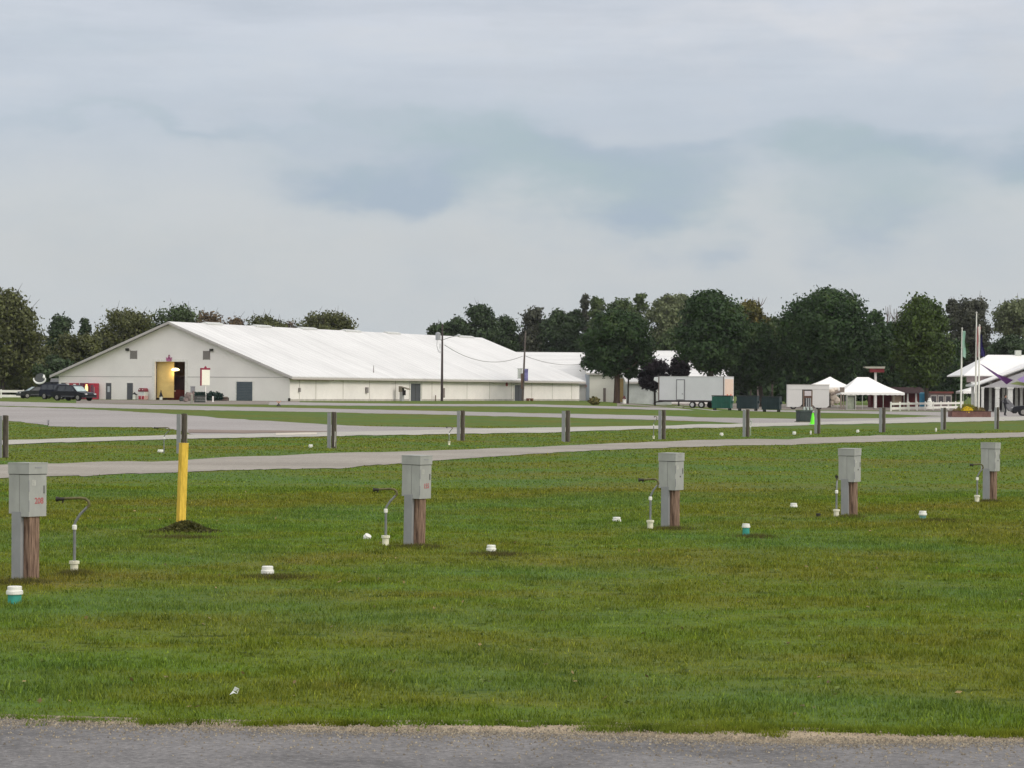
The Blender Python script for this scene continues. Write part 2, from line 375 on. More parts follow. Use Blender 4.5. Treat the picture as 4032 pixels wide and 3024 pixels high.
R3t = [(0, 1581), (900, 1601), (1280, 1609), (2100, 1627), (2552, 1636), (2778, 1644), (3100, 1649), (3466, 1647), (3700, 1639), (4032, 1620)]
R3b = [(0, 1598), (900, 1617), (1280, 1623), (2100, 1642), (2552, 1653), (2778, 1660), (2950, 1668), (3120, 1671), (3200, 1664), (3466, 1661), (3700, 1653), (4032, 1650)]
R4t = [(380, 1577), (1100, 1583), (1280, 1586), (1660, 1591), (2100, 1592), (2552, 1604), (3100, 1616), (3466, 1620), (3700, 1621), (4032, 1616)]
R4b = [(380, 1590), (900, 1593), (1060, 1594), (1300, 1597), (1660, 1599), (2100, 1601), (2552, 1613), (3100, 1622), (3466, 1630), (3760, 1640), (4032, 1645)]
strip('road', sand_edge, [(0, 3600), (4032, 3640)], asph, .010, x0=-1400, x1=5400, rows=30, jag=.03, seed=3, jt=.075, step=4)
strip('verge', near_edge, [(0, 2900), (2016, 2930), (4032, 2960)], dirt, .006, x0=-1400, x1=5400, rows=4, jag=.05, seed=9, step=4, jt=.16)
strip('lane', L1t, L1b, conc, .012, jag=.35, seed=21, jt=.5)
strip('path', L2t, L2b, conc2, .020, jag=.5, seed=31)
strip('parking_pavement', At, Ab, asph2, .012, x0=-900, x1=2190, jag=.4, seed=41, rows=12)
strip('sandy_patch', [(740, 1693), (1000, 1696), (1330, 1700)], [(740, 1706), (1000, 1707), (1330, 1701)], M('brown_sand', (.22, .17, .14), .9, .2, .4), .026, x0=740, x1=1330, jag=.3, seed=71)
strip('sandy_patch', [(1085, 1707), (1245, 1705)], [(1085, 1716), (1245, 1714)], M('pale_sand', (.55, .50, .42), .9, .15, .4), .032, x0=1085, x1=1245, jag=.4, seed=72)
strip('service_road', R3t, R3b, asph2, .008, jag=.4, seed=51)
strip('barn_road', R4t, R4b, asph2, .008, x0=1060, jag=.4, seed=61)
strip('barn_forecourt', [(380, 1574), (1134, 1580)], [(380, 1589), (700, 1592), (1134, 1593)], apron, .008, x0=300, x1=1180)
strip('paddock', [(2450, 1583), (3000, 1590), (3700, 1600), (4032, 1600)], [(2450, 1600), (3000, 1613), (3700, 1618), (4032, 1614)], apron, .006, x0=2430)

# grass blades: a mesh of single bent leaves, coloured by the same world-space pattern as the ground
def grass(name, d0, d1, n, hmin, hmax, wk, edge_hug=False):
    u = rng.random(n*2); d = (d0**.7+u*(d1**.7-d0**.7))**(1/.7)
    a = (rng.random(n*2)-.5)*.56; x = a*d; y = d
    px, py = tpx(x, y, terr(x, y))
    fe = ex(near_edge)(px)+wob(px, 9, 77, 60)+wob(px, 9, 78, 22)+wob(px, 5, 79, 8)+3
    isl = (wob(px, 1, 91, 55)+.6*wob(px, 1, 92, 17)+wob(py, 1, 93, 9)*.9+(px-1600)/1600.0*.5) > .62; fe = np.where(isl, fe+40+wob(px, 8, 94, 14), fe)
    ok = (py < fe) & ~((py > ex(L1t)(px)-1.5) & (py < ex(L1b)(px)+1.5)) & ~((py > ex(L2t)(px)-1) & (py < ex(L2b)(px)+1)) & ~((py > ex(At)(px)-1) & (py < ex(Ab)(px)+1) & (px < 2150))
    # bare thatch: thin out some patches
    x = x[ok]; y = y[ok]; d = d[ok]
    cl = np.sin(x*2.1+np.sin(y*1.3)*2)*np.sin(y*2.7+np.sin(x*1.7)*2)
    cl = np.clip(cl+.8*np.sin(x*9+np.sin(y*7)*3)*np.sin(y*8+np.sin(x*6.3)*3), -1.6, 1.8)
    keep = rng.random(len(x)) < .72+.20*cl; x = x[keep][:n]; y = y[keep][:n]; d = d[keep][:n]; cl = cl[keep][:n]
    m = len(x); h = (hmin+(hmax-hmin)*rng.random(m)**1.6)*(1+.38*cl)*(1+np.clip(d-15, 0, 60)*.004); wd = wk*(.6+.8*rng.random(m))*np.maximum(1, d/22)
    an = rng.random(m)*2*np.pi; ln = h*(.15+.75*rng.random(m)); la = rng.random(m)*2*np.pi
    cx, cy = np.cos(an)*wd/2, np.sin(an)*wd/2; z = terr(x, y)
    mid = .55
    P = np.stack([np.stack([x-cx, y-cy, z-.003], 1), np.stack([x+cx, y+cy, z-.003], 1),
                  np.stack([x+cx*.8+np.cos(la)*ln*.3, y+cy*.8+np.sin(la)*ln*.3, z+h*mid], 1), np.stack([x-cx*.8+np.cos(la)*ln*.3, y-cy*.8+np.sin(la)*ln*.3, z+h*mid], 1),
                  np.stack([x+np.cos(la)*ln, y+np.sin(la)*ln, z+h], 1)], 1)
    V = P.reshape(-1, 3); b = np.arange(m)*5
    Ft = np.concatenate([np.stack([b, b+1, b+2], 1), np.stack([b, b+2, b+3], 1), np.stack([b+3, b+2, b+4], 1)])
    t = np.clip(rng.normal(.5, .22, m)-.09*cl, 0, .95); t[rng.random(m) < .012] = 1
    return npmesh(name, V, Ft, MC['blades'], np.repeat(t, 5), k=3, kind='stuff')
MC['blades'] = lawn_mat('grass_blades', True)
g1 = grass('grass', 14.2, 50, 420000, .012, .042, .0075)
g2 = grass('grass', 50, 135, 80000, .012, .035, .012)
for g in (g1, g2): g['category'] = 'grass'
g1['label'] = 'short patchy green and brown lawn grass around the nearer row of pedestals'
g2['label'] = 'mown green grass around the farther row of bare posts'

def pebbles(n):
    px = rng.random(n)*4600-280; e = ex(sand_edge)(px); py = e+rng.normal(size=n)*np.where(rng.random(n) < .6, 12, 55)
    x, y = Gv(px, np.maximum(py, ex(near_edge)(px)-4)); r = .003+.009*rng.random(n)**3
    T = np.array([[1, 0, -.3], [-.5, .87, -.3], [-.5, -.87, -.3], [0, 0, .7]]); a = rng.random(n)*6.28; ca, sa = np.cos(a), np.sin(a)
    P = np.stack([np.stack([x+r*(T[q, 0]*ca-T[q, 1]*sa), y+r*(T[q, 0]*sa+T[q, 1]*ca), .012+r*T[q, 2]+.001], 1) for q in range(4)], 1).reshape(-1, 3)
    b = np.arange(n)*4; Fc = np.concatenate([np.stack([b, b+1, b+3], 1), np.stack([b+1, b+2, b+3], 1), np.stack([b+2, b, b+3], 1)])
    o = npmesh('gravel', P, Fc, leaf_mat('gravel_mix', (.16, .14, .12), (.34, .29, .22), (.5, .45, .36), 40), np.repeat(rng.random(n), 4), k=3, kind='stuff'); o['label'] = 'loose gravel along the edge of the near road'; o['category'] = 'gravel'
pebbles(20000)
# ------------------------------------------------------------------ pedestals
galv = M('grey_enamel', (.345, .35, .33), .6, .14, 5, spec=.3, stretch=(1, 1, .5))
galvd = M('grey_channel', (.27, .275, .28), .55, .08, 5, spec=.4)
seam = M('dark_seam', (.06, .06, .06), .8)
wood = M('weathered_post', (.085, .042, .027), .9, .5, 7, bump=.8, stretch=(6, 6, .5), col2=(.27, .18, .13))
wood2 = M('old_grey_post', (.040, .030, .022), .9, .4, 6, bump=.7, stretch=(6, 6, .5), col2=(.10, .085, .065))
redp = M('red_paint', (.38, .12, .12), .8, .3, 40)
pvc = M('white_plastic', (.74, .74, .68), .5, .08, 9)
pvcd = M('stained_plastic', (.70, .68, .52), .6, .2, 9)
teal = M('teal_pipe', (.045, .30, .24), .5, .2, 12)
iron = M('galvanised_pipe', (.20, .21, .205), .55, .2, 20, metal=.3)
black = M('black_iron', (.03, .028, .022), .6, .3, 30)
PA = R(58)
def pedestal(px, ptop, pbot, label, num=None):
    x, y = G(px, pbot); H = (pbot-ptop)*mpp(y)
    t = thing('power_pedestal', label, 'power pedestal', x, y, PA, 'grey power pedestals along the nearer row')
    BH = min(.56, H*.5); zb = H-BH; pr_ = random.Random(int(px)); t.rotation_euler[0] = R(pr_.uniform(-1, 1)); t.rotation_euler[1] = R(pr_.uniform(-.8, .8))
    for z_ in (zb+.05, H-.30): MB().tube([(-.134, -.145, z_), (-.134, -.145, z_+.12)], .006, 6).build('hinge', galvd, t)
    MB().box(.085, .105, -.146, -.1395, zb+.24, zb+.32).build('hasp', M('zinc', (.22, .22, .21), .4, metal=.5), t)
    MB().box(-.09, -.03, -.1412, -.1396, H-.24, H-.18).build('rating_plate', M('plate_grey', (.40, .40, .37), .5, .2, 40), t)
    b = MB().box(-.131, .131, -.139, -.010, zb, H-.125).box(-.133, .131, -.006, .14, zb+.03, H-.125)
    b.build('cabinet', galv, t)
    MB().box(-.128, .128, -.0105, -.0055, zb+.03, H-.13).build('seam', seam, t)
    MB().box(-.139, .139, -.147, .147, H-.118, H-.012).box(-.142, .142, -.150, .150, H-.0118, H, 0).build('lid', galv, t)
    MB().box(-.132, .132, -.1395, .1405, H-.127, H-.118).build('lid_shadow_gap', seam, t)
    MB().prism([(-.138, -.03), (-.092, -.03), (-.092, -.022), (-.13, -.022), (-.13, .088), (-.092, .088), (-.092, .096), (-.138, .096)], 'z', -.05, zb+.05).build('conduit_channel', galvd, t)
    p = MB(); n = 9
    ring = []
    for k in range(n):
        z = -.05+(zb+.1)*k/(n-1); j = .0045
        ring.append([(-.088+random.uniform(-j, j), -.118, z), (.049+random.uniform(-j, j), -.118, z), (.049+random.uniform(-j, j), .018, z), (-.088, .018, z)])
    vs = [q for r_ in ring for q in r_]; fs = [(k*4+i, k*4+(i+1) % 4, k*4+4+(i+1) % 4, k*4+4+i) for k in range(n-1) for i in range(4)]
    p.add(vs, fs); p.build('wood_post', wood, t)
    if num: text('site_number', num, .088, redp, t, (.02, -.1405, zb+.16), (R(90), 0, 0))
    else: MB().cylx(.02, -.142, zb+.2, .012, .006, 12).build('lock', seam, t)
    MB().box(-.05, .05, -.150, -.1475, H-.06, H-.045).build('lid_latch', galvd, t)
    return t
PED = [(108, 1821, 2282, 'large grey pedestal with red number at the left edge, beside a white topped green pipe', '208'),
       (1636, 1792, 2143, 'grey pedestal with faint red number, second from the left, near picture centre', '155'),
       (2642, 1783, 2074, 'grey pedestal between the low white cap and the tall white and teal pipe', None),
       (3346, 1765, 2028, 'grey pedestal on brown post with a sprayed black clump of earth to its left', None),
       (3898, 1742, 1968, 'farthest and smallest grey box pedestal, near the right edge', None)]
PED[3] = (3346, 1765, 2028, 'grey pedestal beside a tap seen end-on and a small black stub', None)
for q in PED: pedestal(*q)

# ------------------------------------------------------------------ water taps
def tap(px, pbot, ptop, label, lean=1.0, hook=1.0, yaw=0.0, group='bent water taps beside the pedestals', collar=True, body=iron):
    x, y = G(px, pbot); H = (pbot-ptop)*mpp(y); k = H/.83
    t = thing('water_tap', label, 'water tap', x, y, yaw, group)
    MB().tube([(0, 0, .04), (0.002, 0, .3*k), (0, 0, .5*k)], .0165, 10).build('riser_pipe', body, t)
    if collar:
        MB().lathe([(.043, -.02), (.043, .09), (.056, .095), (.056, .125), (.03, .128)], 16).build('collar', pvcd, t)
    j = MB().lathe([(.022, 0), (.026, .01), (.026, .045), (.018, .055)], 12, (0, 0, .47*k)); j.build('coupling', pvc, t)
    A = [(0, 0, .52*k), (.01*lean, 0, .56*k), (.055*lean, 0, .64*k), (.125*lean, 0, .72*k)]
    MB().tube(A, .0145, 8).build('lever_arm', body, t)
    B = [(.125*lean, 0, .715*k), (.145*lean, 0, .745*k), (.135*lean, 0, .785*k), (.105*lean, 0, .812*k), (.06*lean, 0, .82*k), (-.05*lean*hook, 0, .815*k), (-.13*lean*hook, 0, .81*k)]
    MB().tube(B, .0155, 8).build('neck', M('olive_brass', (.11, .10, .04), .5, .3, 20) if body is iron else body, t)
    s_ = MB().tube([(-.10*lean*hook, 0, .808*k), (-.17*lean*hook, 0, .806*k)], .019, 8)
    s_.tube([(-.115*lean*hook, 0, .80*k), (-.118*lean*hook, 0, .765*k)], .010, 6).tube([(-.16*lean*hook, 0, .806*k), (-.185*lean*hook, 0, .806*k)], .027, 10)
    s_.build('spout', black, t)
    return t
tap(292, 2254, 1957, 'bent water tap with white collar, beside the pedestal with the red number at left', 1.1, 1)
tap(1518, 2147, 1922, 'bent water tap with white collar, left of the second pedestal', 1.0, .9)
tap(2560, 2082, 1884, 'bent water tap with white collar, left of the third pedestal', .8, 1.2)
tap(3293, 2036, 1872, 'water tap seen end-on beside the fourth pedestal, on a cream collar', .5, .1, yaw=R(75))
tap(3847, 1976, 1826, 'small bent water tap left of the farthest pedestal', .75, 1.0)
pale = M('pale_green_pipe', (.35, .42, .33), .7)
tap(645, 1789, 1682, 'thin hooked tap beside the post with the yellow one in front', 1.2, 1.4, group='thin taps beside the bare posts', collar=False)
tap(2573, 1728, 1638, 'thin pale hooked tap left of the post in front of the white box trailer gap', 1.0, -.2, group='thin taps beside the bare posts')
tap(2955, 1718, 1656, 'pale green standpipe touching the post below the dark dumpsters', .3, .3, group='thin taps beside the bare posts', collar=False, body=pale)
tap(1768, 1752, 1680, 'faint thin tap on white collar between the third and fourth bare posts', .8, .8, group='thin taps beside the bare posts')

# ------------------------------------------------------------------ sewer caps
def capthing(px, pbot, w_px, htop, hbase, label, topm=pvc, basem=teal, tilt=0, group='white capped sewer pipes in the lawn'):
    x, y = G(px, pbot); s = mpp(y); r = w_px*s/2; ht = htop*s; hb = hbase*s
    t = thing('sewer_cleanout', label, 'sewer cap', x, y, random.uniform(0, 6), group)
    t.rotation_euler[0] = tilt
    MB().lathe([(r*.80, -.03), (r*.80, hb+.004)], 24).build('pipe', basem, t)
    MB().lathe([(r*.82, hb), (r*.98, hb+.003), (r, hb+ht*.1), (r, hb+ht*.45), (r*.86, hb+ht*.52), (r*.86, hb+ht*.93), (r*.8, hb+ht), (r*.2, hb+ht*1.02)], 24).build('cap', topm, t)
    return t
capthing(57, 2377, 66, 33, 36, 'white screw cap on teal pipe stub at the far left, nearest of all')
capthing(1053, 2268, 52, 30, 9, 'low white cap on grey stub left of the second pedestal tap, in brown grass', basem=galvd)
capthing(1443, 2121, 32, 15, 2, 'small tipped white cap just behind the second pedestal tap', tilt=R(35), basem=pvc)
capthing(1934, 2172, 40, 24, 2, 'plain white cap right of the second pedestal, on a dark bare patch', basem=pvc)
capthing(2428, 2056, 35, 18, 2, 'wide low white cap left of the third pedestal tap', basem=pvc)
capthing(2937, 2110, 34, 16, 32, 'upright white cap on a tall teal pipe, right of the third pedestal')
capthing(3125, 2001, 30, 16, 4, 'small white cap with a teal rim left of the fourth pedestal')
capthing(3633, 2044, 33, 17, 15, 'white cap on a short grey teal stub right of the fourth pedestal', basem=M('grey_teal', (.12, .27, .25), .5))
capthing(3222, 2035, 20, 7, 7, 'small black pipe stub in the grass left of the fourth pedestal', topm=black, basem=black)
for px, py, wd, lb in [(1223, 1762, 18, 'tiny white cap left of the third bare post'), (632, 1782, 26, 'white elbow pipe end below the hooked tap by the yellow post'),
                       (2841, 1716, 15, 'tiny white cap between the sixth and seventh bare posts'), (3127, 1711, 15, 'tiny white cap between the seventh and eighth bare posts'),
                       (3377, 1704, 13, 'tiny white cap between the eighth and ninth bare posts'), (3192, 1711, 7, 'thin white pipe stub left of the post behind the green cone'),
                       (3685, 1700, 8, 'thin white pipe stub left of the second farthest post')]:
    capthing(px, py, wd, 9, 3 if wd > 9 else 6, lb, basem=pvc, group='far white pipe caps in the lawn')

# litter
x, y = G(915, 2758)
o = MB().add([(-.02, 0, .035), (.01, -.01, .05), (.03, .01, .04), (.0, .02, .06), (.045, .0, .075), (.03, -.02, .062), (.015, .0, .09)], [(0, 1, 3), (1, 2, 3), (3, 5, 6), (3, 4, 6), (4, 5, 2)]).build('paper_scrap', M('paper', (.8, .82, .8), .9), None)
put(tag(o, 'crumpled white paper scrap in the near grass', 'litter'), x, y)

# yellow guard post with heap
x, y = G(712, 2062); H = 317*mpp(y)
t = thing('guard_post', 'leaning yellow square guard post rising from a heap of clippings', 'bollard', x, y, R(35))
t.rotation_euler[1] = R(1.9)
yel = M('yellow_plastic', (.58, .37, .035), .6, .12, 9, col2=(.74, .50, .07), stretch=(3, 3, .6))
MB().box(-.054, .054, -.054, .054, -.05, H-.012, .008).build('sleeve', yel, t)
MB().box(-.056, .056, -.056, .056, H-.0118, H+.004, .004).build('top_cap', yel, t)
def leafheap(name, x, y, rx, ry, h, n, mat, label, size=.05):
    u = rng.normal(size=(n, 2))*.42; r2 = (u**2).sum(1); z = h*np.exp(-r2*2.2)*rng.random(n)**.35
    c = np.stack([x+u[:, 0]*rx, y+u[:, 1]*ry, terr(x, y)+z], 1)
    return quads(name, c, size, mat, label)
def quads(name, c, size, mat, label=None, cat=None, parent=None, nrm=None, asp=1.6):
    n = len(c); a = rng.normal(size=(n, 3)); a /= np.linalg.norm(a, axis=1)[:, None]
    if nrm is not None:
        q = nrm+rng.normal(size=(n, 3))*.55; q /= np.linalg.norm(q, axis=1)[:, None]
        a = np.cross(q, a); a /= np.linalg.norm(a, axis=1)[:, None]; b = np.cross(q, a)
    else:
        b = np.cross(a, rng.normal(size=(n, 3))); b /= np.linalg.norm(b, axis=1)[:, None]
    s = (size*(.6+.8*rng.random(n)))[:, None] if np.isscalar(size) else (size*(.6+.8*rng.random(n)))[:, None]
    a = a*s*asp/2; b = b*s/2
    V = np.stack([c-a, c-b*.9+a*.1, c+a, c+b], 1).reshape(-1, 3)
    i = np.arange(n)*4
    return npmesh(name, V, np.stack([i, i+1, i+2, i+3], 1), mat, np.repeat(rng.random(n), 4), parent=parent)
clip = leaf_mat('clippings', (.050, .055, .014), (.095, .095, .026), (.13, .11, .040), 8)
x, y = G(722, 2098)
o = leafheap('clippings_heap', x, y+.22, .42, .26, .15, 3600, clip, '', .035)
tag(o, 'heap of dark grass clippings at the foot of the yellow post', 'clippings heap')
def tufts(name, label, x, y, rx, ry, n, hmin, hmax, mat, wd=.006):
    u = rng.normal(size=(n, 2))*.5; X = x+u[:, 0]*rx; Y = y+u[:, 1]*ry; z = terr(X, Y); h = hmin+(hmax-hmin)*rng.random(n)**1.5*np.exp(-(u**2).sum(1)*.8)
    an = rng.random(n)*6.28; la = rng.random(n)*6.28; ln = h*(.3+.6*rng.random(n)); cx, cy = np.cos(an)*wd/2, np.sin(an)*wd/2
    V = np.stack([np.stack([X-cx, Y-cy, z-.003], 1), np.stack([X+cx, Y+cy, z-.003], 1), np.stack([X+np.cos(la)*ln, Y+np.sin(la)*ln, z+h], 1)], 1).reshape(-1, 3)
    i = np.arange(n)*3; o = npmesh(name, V, np.stack([i, i+1, i+2], 1), mat, np.repeat(rng.random(n), 3), k=3, kind='stuff'); o['label'] = label; o['category'] = 'grass tuft'; return o
MC['weedm'] = leaf_mat('weed_blades', (.055, .055, .012), (.10, .09, .022), (.15, .115, .035), 9)
for px, py, rx_, nm in [(80, 2296, .30, 'pedestal with red number'), (1640, 2156, .42, 'second pedestal'), (2645, 2084, .34, 'third pedestal'), (1955, 2186, .42, 'plain white cap on bare patch'), (3346, 2038, .26, 'fourth pedestal'),
                        (3898, 1976, .26, 'farthest pedestal'), (290, 2262, .2, 'tap by the pedestal with red number'), (1100, 2276, .5, 'low white cap on the grey stub'), (2980, 2116, .35, 'tall white and teal pipe'), (712, 2118, .55, 'clippings heap'), (3700, 2052, .5, 'cap right of the fourth pedestal')]:
    x, y = G(px, py); tufts('grass_tufts', 'ragged longer brownish grass around the foot of the %s' % nm, x, y+.03, rx_, .35, 1500, .02, .075, MC['weedm'])
def multi(name, label, spots, mat, hmin, hmax, wd=.006):
    Xs = []; 
    for (px, py, rx_, ry_, n) in spots:
        x, y = G(px, py); u = rng.normal(size=(n, 2))*.5; Xs.append(np.stack([x+u[:, 0]*rx_, y+u[:, 1]*ry_], 1))
    Q = np.concatenate(Xs); n = len(Q); X, Y = Q[:, 0], Q[:, 1]; z = terr(X, Y)+.008; h = hmin+(hmax-hmin)*rng.random(n)**1.4; an = rng.random(n)*6.28; la = rng.random(n)*6.28; ln = h*(.3+.7*rng.random(n)); cx, cy = np.cos(an)*wd/2, np.sin(an)*wd/2
    V = np.stack([np.stack([X-cx, Y-cy, z-.01], 1), np.stack([X+cx, Y+cy, z-.01], 1), np.stack([X+np.cos(la)*ln, Y+np.sin(la)*ln, z+h], 1)], 1).reshape(-1, 3)
    i = np.arange(n)*3; o = npmesh(name, V, np.stack([i, i+1, i+2], 1), mat, np.repeat(np.clip(rng.normal(.5, .2, n), 0, .95), 3), k=3, kind='stuff'); o['label'] = label; o['category'] = 'grass'
r_ = random.Random(5)
sp_ = [(630, 2852, .16, .10, 700), (600, 2858, .08, .05, 250), (1330, 2862, .1, .05, 200), (2390, 2884, .16, .08, 500), (2350, 2876, .12, .06, 300), (2560, 2878, .28, .09, 900), (2690, 2886, .24, .10, 900), (2840, 2878, .18, .08, 600), (2900, 2868, .2, .1, 600), (2955, 2890, .08, .05, 200), (3040, 2906, .09, .05, 220),
       (3000, 2876, .14, .07, 350), (3300, 2880, .3, .10, 900), (3420, 2884, .26, .09, 800), (3560, 2886, .2, .08, 500), (3700, 2893, .3, .09, 800), (3870, 2899, .3, .09, 900), (3980, 2903, .14, .06, 300), (3080, 2872, .15, .06, 350), (3200, 2870, .2, .1, 500)]
for k in range(60):
    px = r_.uniform(-200, 4200); sp_.append((px, float(ex(near_edge)(px))+r_.uniform(-4, 14), r_.uniform(.04, .16), r_.uniform(.03, .07), r_.randint(80, 300)))
multi('verge_grass', 'grass islands creeping over the sandy edge of the near road', sp_, MC['blades'], .012, .045)
# broad-leaved rosettes and fallen leaves scattered through the near lawn
def scatter(name, label, cat, n, size, mat, flat, per):
    d = 15+32*rng.random(n)**1.3; x = (rng.random(n)-.5)*.5*d; px, py = tpx(x, d, 0*x); ok = (py < ex(near_edge)(px)-6) & ~((py > ex(L1t)(px)) & (py < ex(L1b)(px))); x = x[ok]; d = d[ok]
    c = np.repeat(np.stack([x, d, 0*x+.025], 1), per, 0); c += rng.normal(size=c.shape)*np.array([size*.8, size*.8, .008]); c[:, 2] = np.clip(c[:, 2], .012, .06)
    o = quads(name, c, size, mat, nrm=np.tile(np.array([0, 0, flat]), (len(c), 1))); o['kind'] = 'stuff'; o['label'] = label; o['category'] = cat
scatter('clover', 'low broad leaved weeds scattered through the near lawn', 'weeds', 150, .024, leaf_mat('clover_leaves', (.09, .13, .03), (.14, .18, .04), (.18, .21, .06), 5), 1.0, 6)
scatter('fallen_leaves', 'a few dry fallen leaves lying in the near lawn', 'leaves', 260, .028, leaf_mat('dry_leaves', (.16, .11, .05), (.26, .20, .09), (.35, .30, .16), 9), 1.2, 1)
# ------------------------------------------------------------------ second row: bare posts
def bare_post(x0, x1, ptop, pbot, label, scars=False):
    px = (x0+x1)/2; x, y = G(px, pbot); H = (pbot-ptop)*mpp(y); w_ = (x1-x0)*mpp(y); k = w_/.27*.72
    t = thing('bare_post', label, 'post', x, y, PA, 'wooden posts with grey channels in the farther row')
    a = .066*k
    p = MB(); n = 7; vs = []
    for i in range(n):
        z = -.05+(H+.05)*i/(n-1); j = .008
        vs += [(-a+random.uniform(-j, j)+.02, -a-.03, z), (a+random.uniform(-j, j)+.02, -a-.03, z), (a+.02, a-.03, z), (-a+.02, a-.03, z)]
    fs = [(i*4+q, i*4+(q+1) % 4, i*4+4+(q+1) % 4, i*4+4+q) for i in range(n-1) for q in range(4)]+[(n*4-4, n*4-3, n*4-2, n*4-1)]
    p.add(vs, fs).build('wood_post', wood2, t)
    MB().prism([(-a-.0, a-.028), (-a-.05*k, a-.028), (-a-.05*k, a+.14*k), (a*.2, a+.14*k), (a*.2, a+.132*k), (-a-.042*k, a+.132*k), (-a-.042*k, a-.02), (-a, a-.02)], 'z', -.05, H-.02).build('conduit_channel', galvd, t)
    MB().box(a+.021, a+.021+.03*k, -a-.05, -a+.03, -.05, H-.01).build('side_batten', M('grey_batten', (.22, .21, .17), .85, .2, 8), t)
    if scars:
        MB().box(a*.3, a*.75, -a-.036, -a-.031, H*.18, H*.46).box(a*.1, a*.5, -a-.036, -a-.031, H*.05, H*.22).build('peeling_tag', pvc, t)
    return t
RP = [(-4, 33, 1635, 1802, 'bare post cut off by the left edge of the picture'), (699, 738, 1628, 1786, 'bare post standing right behind the yellow guard post'),
      (1292, 1326, 1622, 1765, 'bare post with torn white tags, third from left'), (1802, 1831, 1616, 1735, 'fourth bare post from the left, below the utility pole'),
      (2215, 2246, 1616, 1740, 'fifth bare post, in front of the far corner of the long barn'), (2595, 2622, 1614, 1730, 'sixth bare post, below the front end of the white trailer'),
      (2927, 2952, 1612, 1720, 'seventh bare post, below the middle dark dumpster'), (3209, 3231, 1611, 1708, 'eighth bare post, just right of the green cone'),
      (3464, 3488, 1605, 1703, 'ninth bare post, below the large white tent'), (3706, 3726, 1605, 1692, 'tenth bare post, before the white fence end'),
      (3917, 3934, 1603, 1689, 'eleventh bare post, farthest, right of the brick planter')]
for i, q in enumerate(RP): bare_post(*q, scars=(i == 2))

# ------------------------------------------------------------------ frames for buildings
class Fr:
    def __init__(s, ox, oy, ang):
        s.o = (ox, oy); s.a = ang; s.e1 = (math.cos(ang), math.sin(ang)); s.e2 = (-math.sin(ang), math.cos(ang)); s.z0 = float(terr(ox, oy))
    def front(s, px, py, c=0.0):        # local (x, z above base) on the plane y'=c
        a, b = ab(px, py); O = (s.o[0]+s.e2[0]*c, s.o[1]+s.e2[1]*c)
        u = (a*O[1]-O[0])/(s.e1[0]-a*s.e1[1]); Y = O[1]+s.e1[1]*u
        return u, CAMZ+b*Y-s.z0
    def side(s, px, py, c):             # local (y, z) on the plane x'=c
        a, b = ab(px, py); O = (s.o[0]+s.e1[0]*c, s.o[1]+s.e1[1]*c)
        v = (a*O[1]-O[0])/(s.e2[0]-a*s.e2[1]); Y = O[1]+s.e2[1]*v
        return v, CAMZ+b*Y-s.z0
    def world(s, u, v): return s.o[0]+s.e1[0]*u+s.e2[0]*v, s.o[1]+s.e1[1]*u+s.e2[1]*v

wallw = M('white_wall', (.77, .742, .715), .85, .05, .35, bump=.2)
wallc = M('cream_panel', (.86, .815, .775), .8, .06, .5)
roofw = M('white_roof', (.70, .70, .69), .7, .05, .12, stretch=(1, .4, 1))
trim = M('grey_trim', (.42, .40, .38), .7, .1, 1)
brown = M('brown_fascia', (.13, .085, .065), .8, .2, 2)
doorg = M('grey_door', (.085, .09, .10), .6, .08, 2)
doorb = M('slate_door', (.075, .095, .11), .6, .1, 2)
framew = M('white_frame', (.72, .70, .66), .7)
ventg = M('grey_vent', (.25, .23, .22), .8)
dark = M('dark_interior', (.02, .017, .016), .9)

def ribbed(name, col, pitch, amt=.05):
    m = M(name, col, .7, .05, .25, stretch=(1, .5, 1)); nt = m.node_tree; p = [n for n in nt.nodes if n.type == 'BSDF_PRINCIPLED'][0]; src = p.inputs['Base Color'].links[0].from_socket
    w_ = nt.nodes.new('ShaderNodeTexWave'); w_.bands_direction = 'Y'; w_.inputs['Scale'].default_value = 1/pitch/6.283*3.1416*2*.5; nt.links.new(coords(nt, 'Object'), w_.inputs['Vector'])
    c = mixc(nt, ramp(nt, w_.outputs['Fac'], [(.90, (0, 0, 0)), (1, (.5, .5, .5))]), src, tuple(x*.72 for x in col))
    st = noise(nt, .35, 6, .7, coords(nt, 'Object', (.25, 1.6, .25)), .3)
    c = mixc(nt, ramp(nt, st, [(.46, (0, 0, 0)), (.70, (.9, .9, .9))]), c, tuple(x*.80 for x in col)); nt.links.new(c, p.inputs['Base Color']); return m
roofw = ribbed('ribbed_white_roof', (.685, .682, .67), 2.2)
# ---- main barn
W, L = 30.9, 79.5
fb = Fr(-52.5, 282.5, -R(25.3)); X0, Y0, Z0 = fb.o[0], fb.o[1], fb.z0
barn = thing('barn', 'long white gabled exhibition barn with open doorway in its end wall', 'barn', X0, Y0, fb.a)
EV = fb.side(1150, 1481, W)[1]; EV = 2.86; RG = 8.72
u0, zt = fb.front(611, 1424); u1, _ = fb.front(729, 1424); OH = zt
print('opening', u0, u1, zt, 'eave', EV)
def zr(u, ov=0): return EV+(RG-EV)*(1-abs(u-W/2)/(W/2))
wl = MB()
wl.prism([(0, -.6), (u0, -.6), (u0, OH), (u0, zr(u0)-.02), (0, EV)], 'y', 0, .2)
wl.prism([(u1, -.6), (W, -.6), (W, EV), (W/2+.001, RG-.02), (W/2, RG-.02), (u1, zr(u1)-.02)] if u1 < W/2 else [(u1, -.6), (W, -.6), (W, EV), (u1, zr(u1)-.02)], 'y', 0, .2)
wl.prism([(u0, OH), (u1, OH), (u1, zr(u1)-.02)]+([(W/2, RG-.02)] if u0 < W/2 < u1 else [])+[(u0, zr(u0)-.02)], 'y', 0.001, .199)
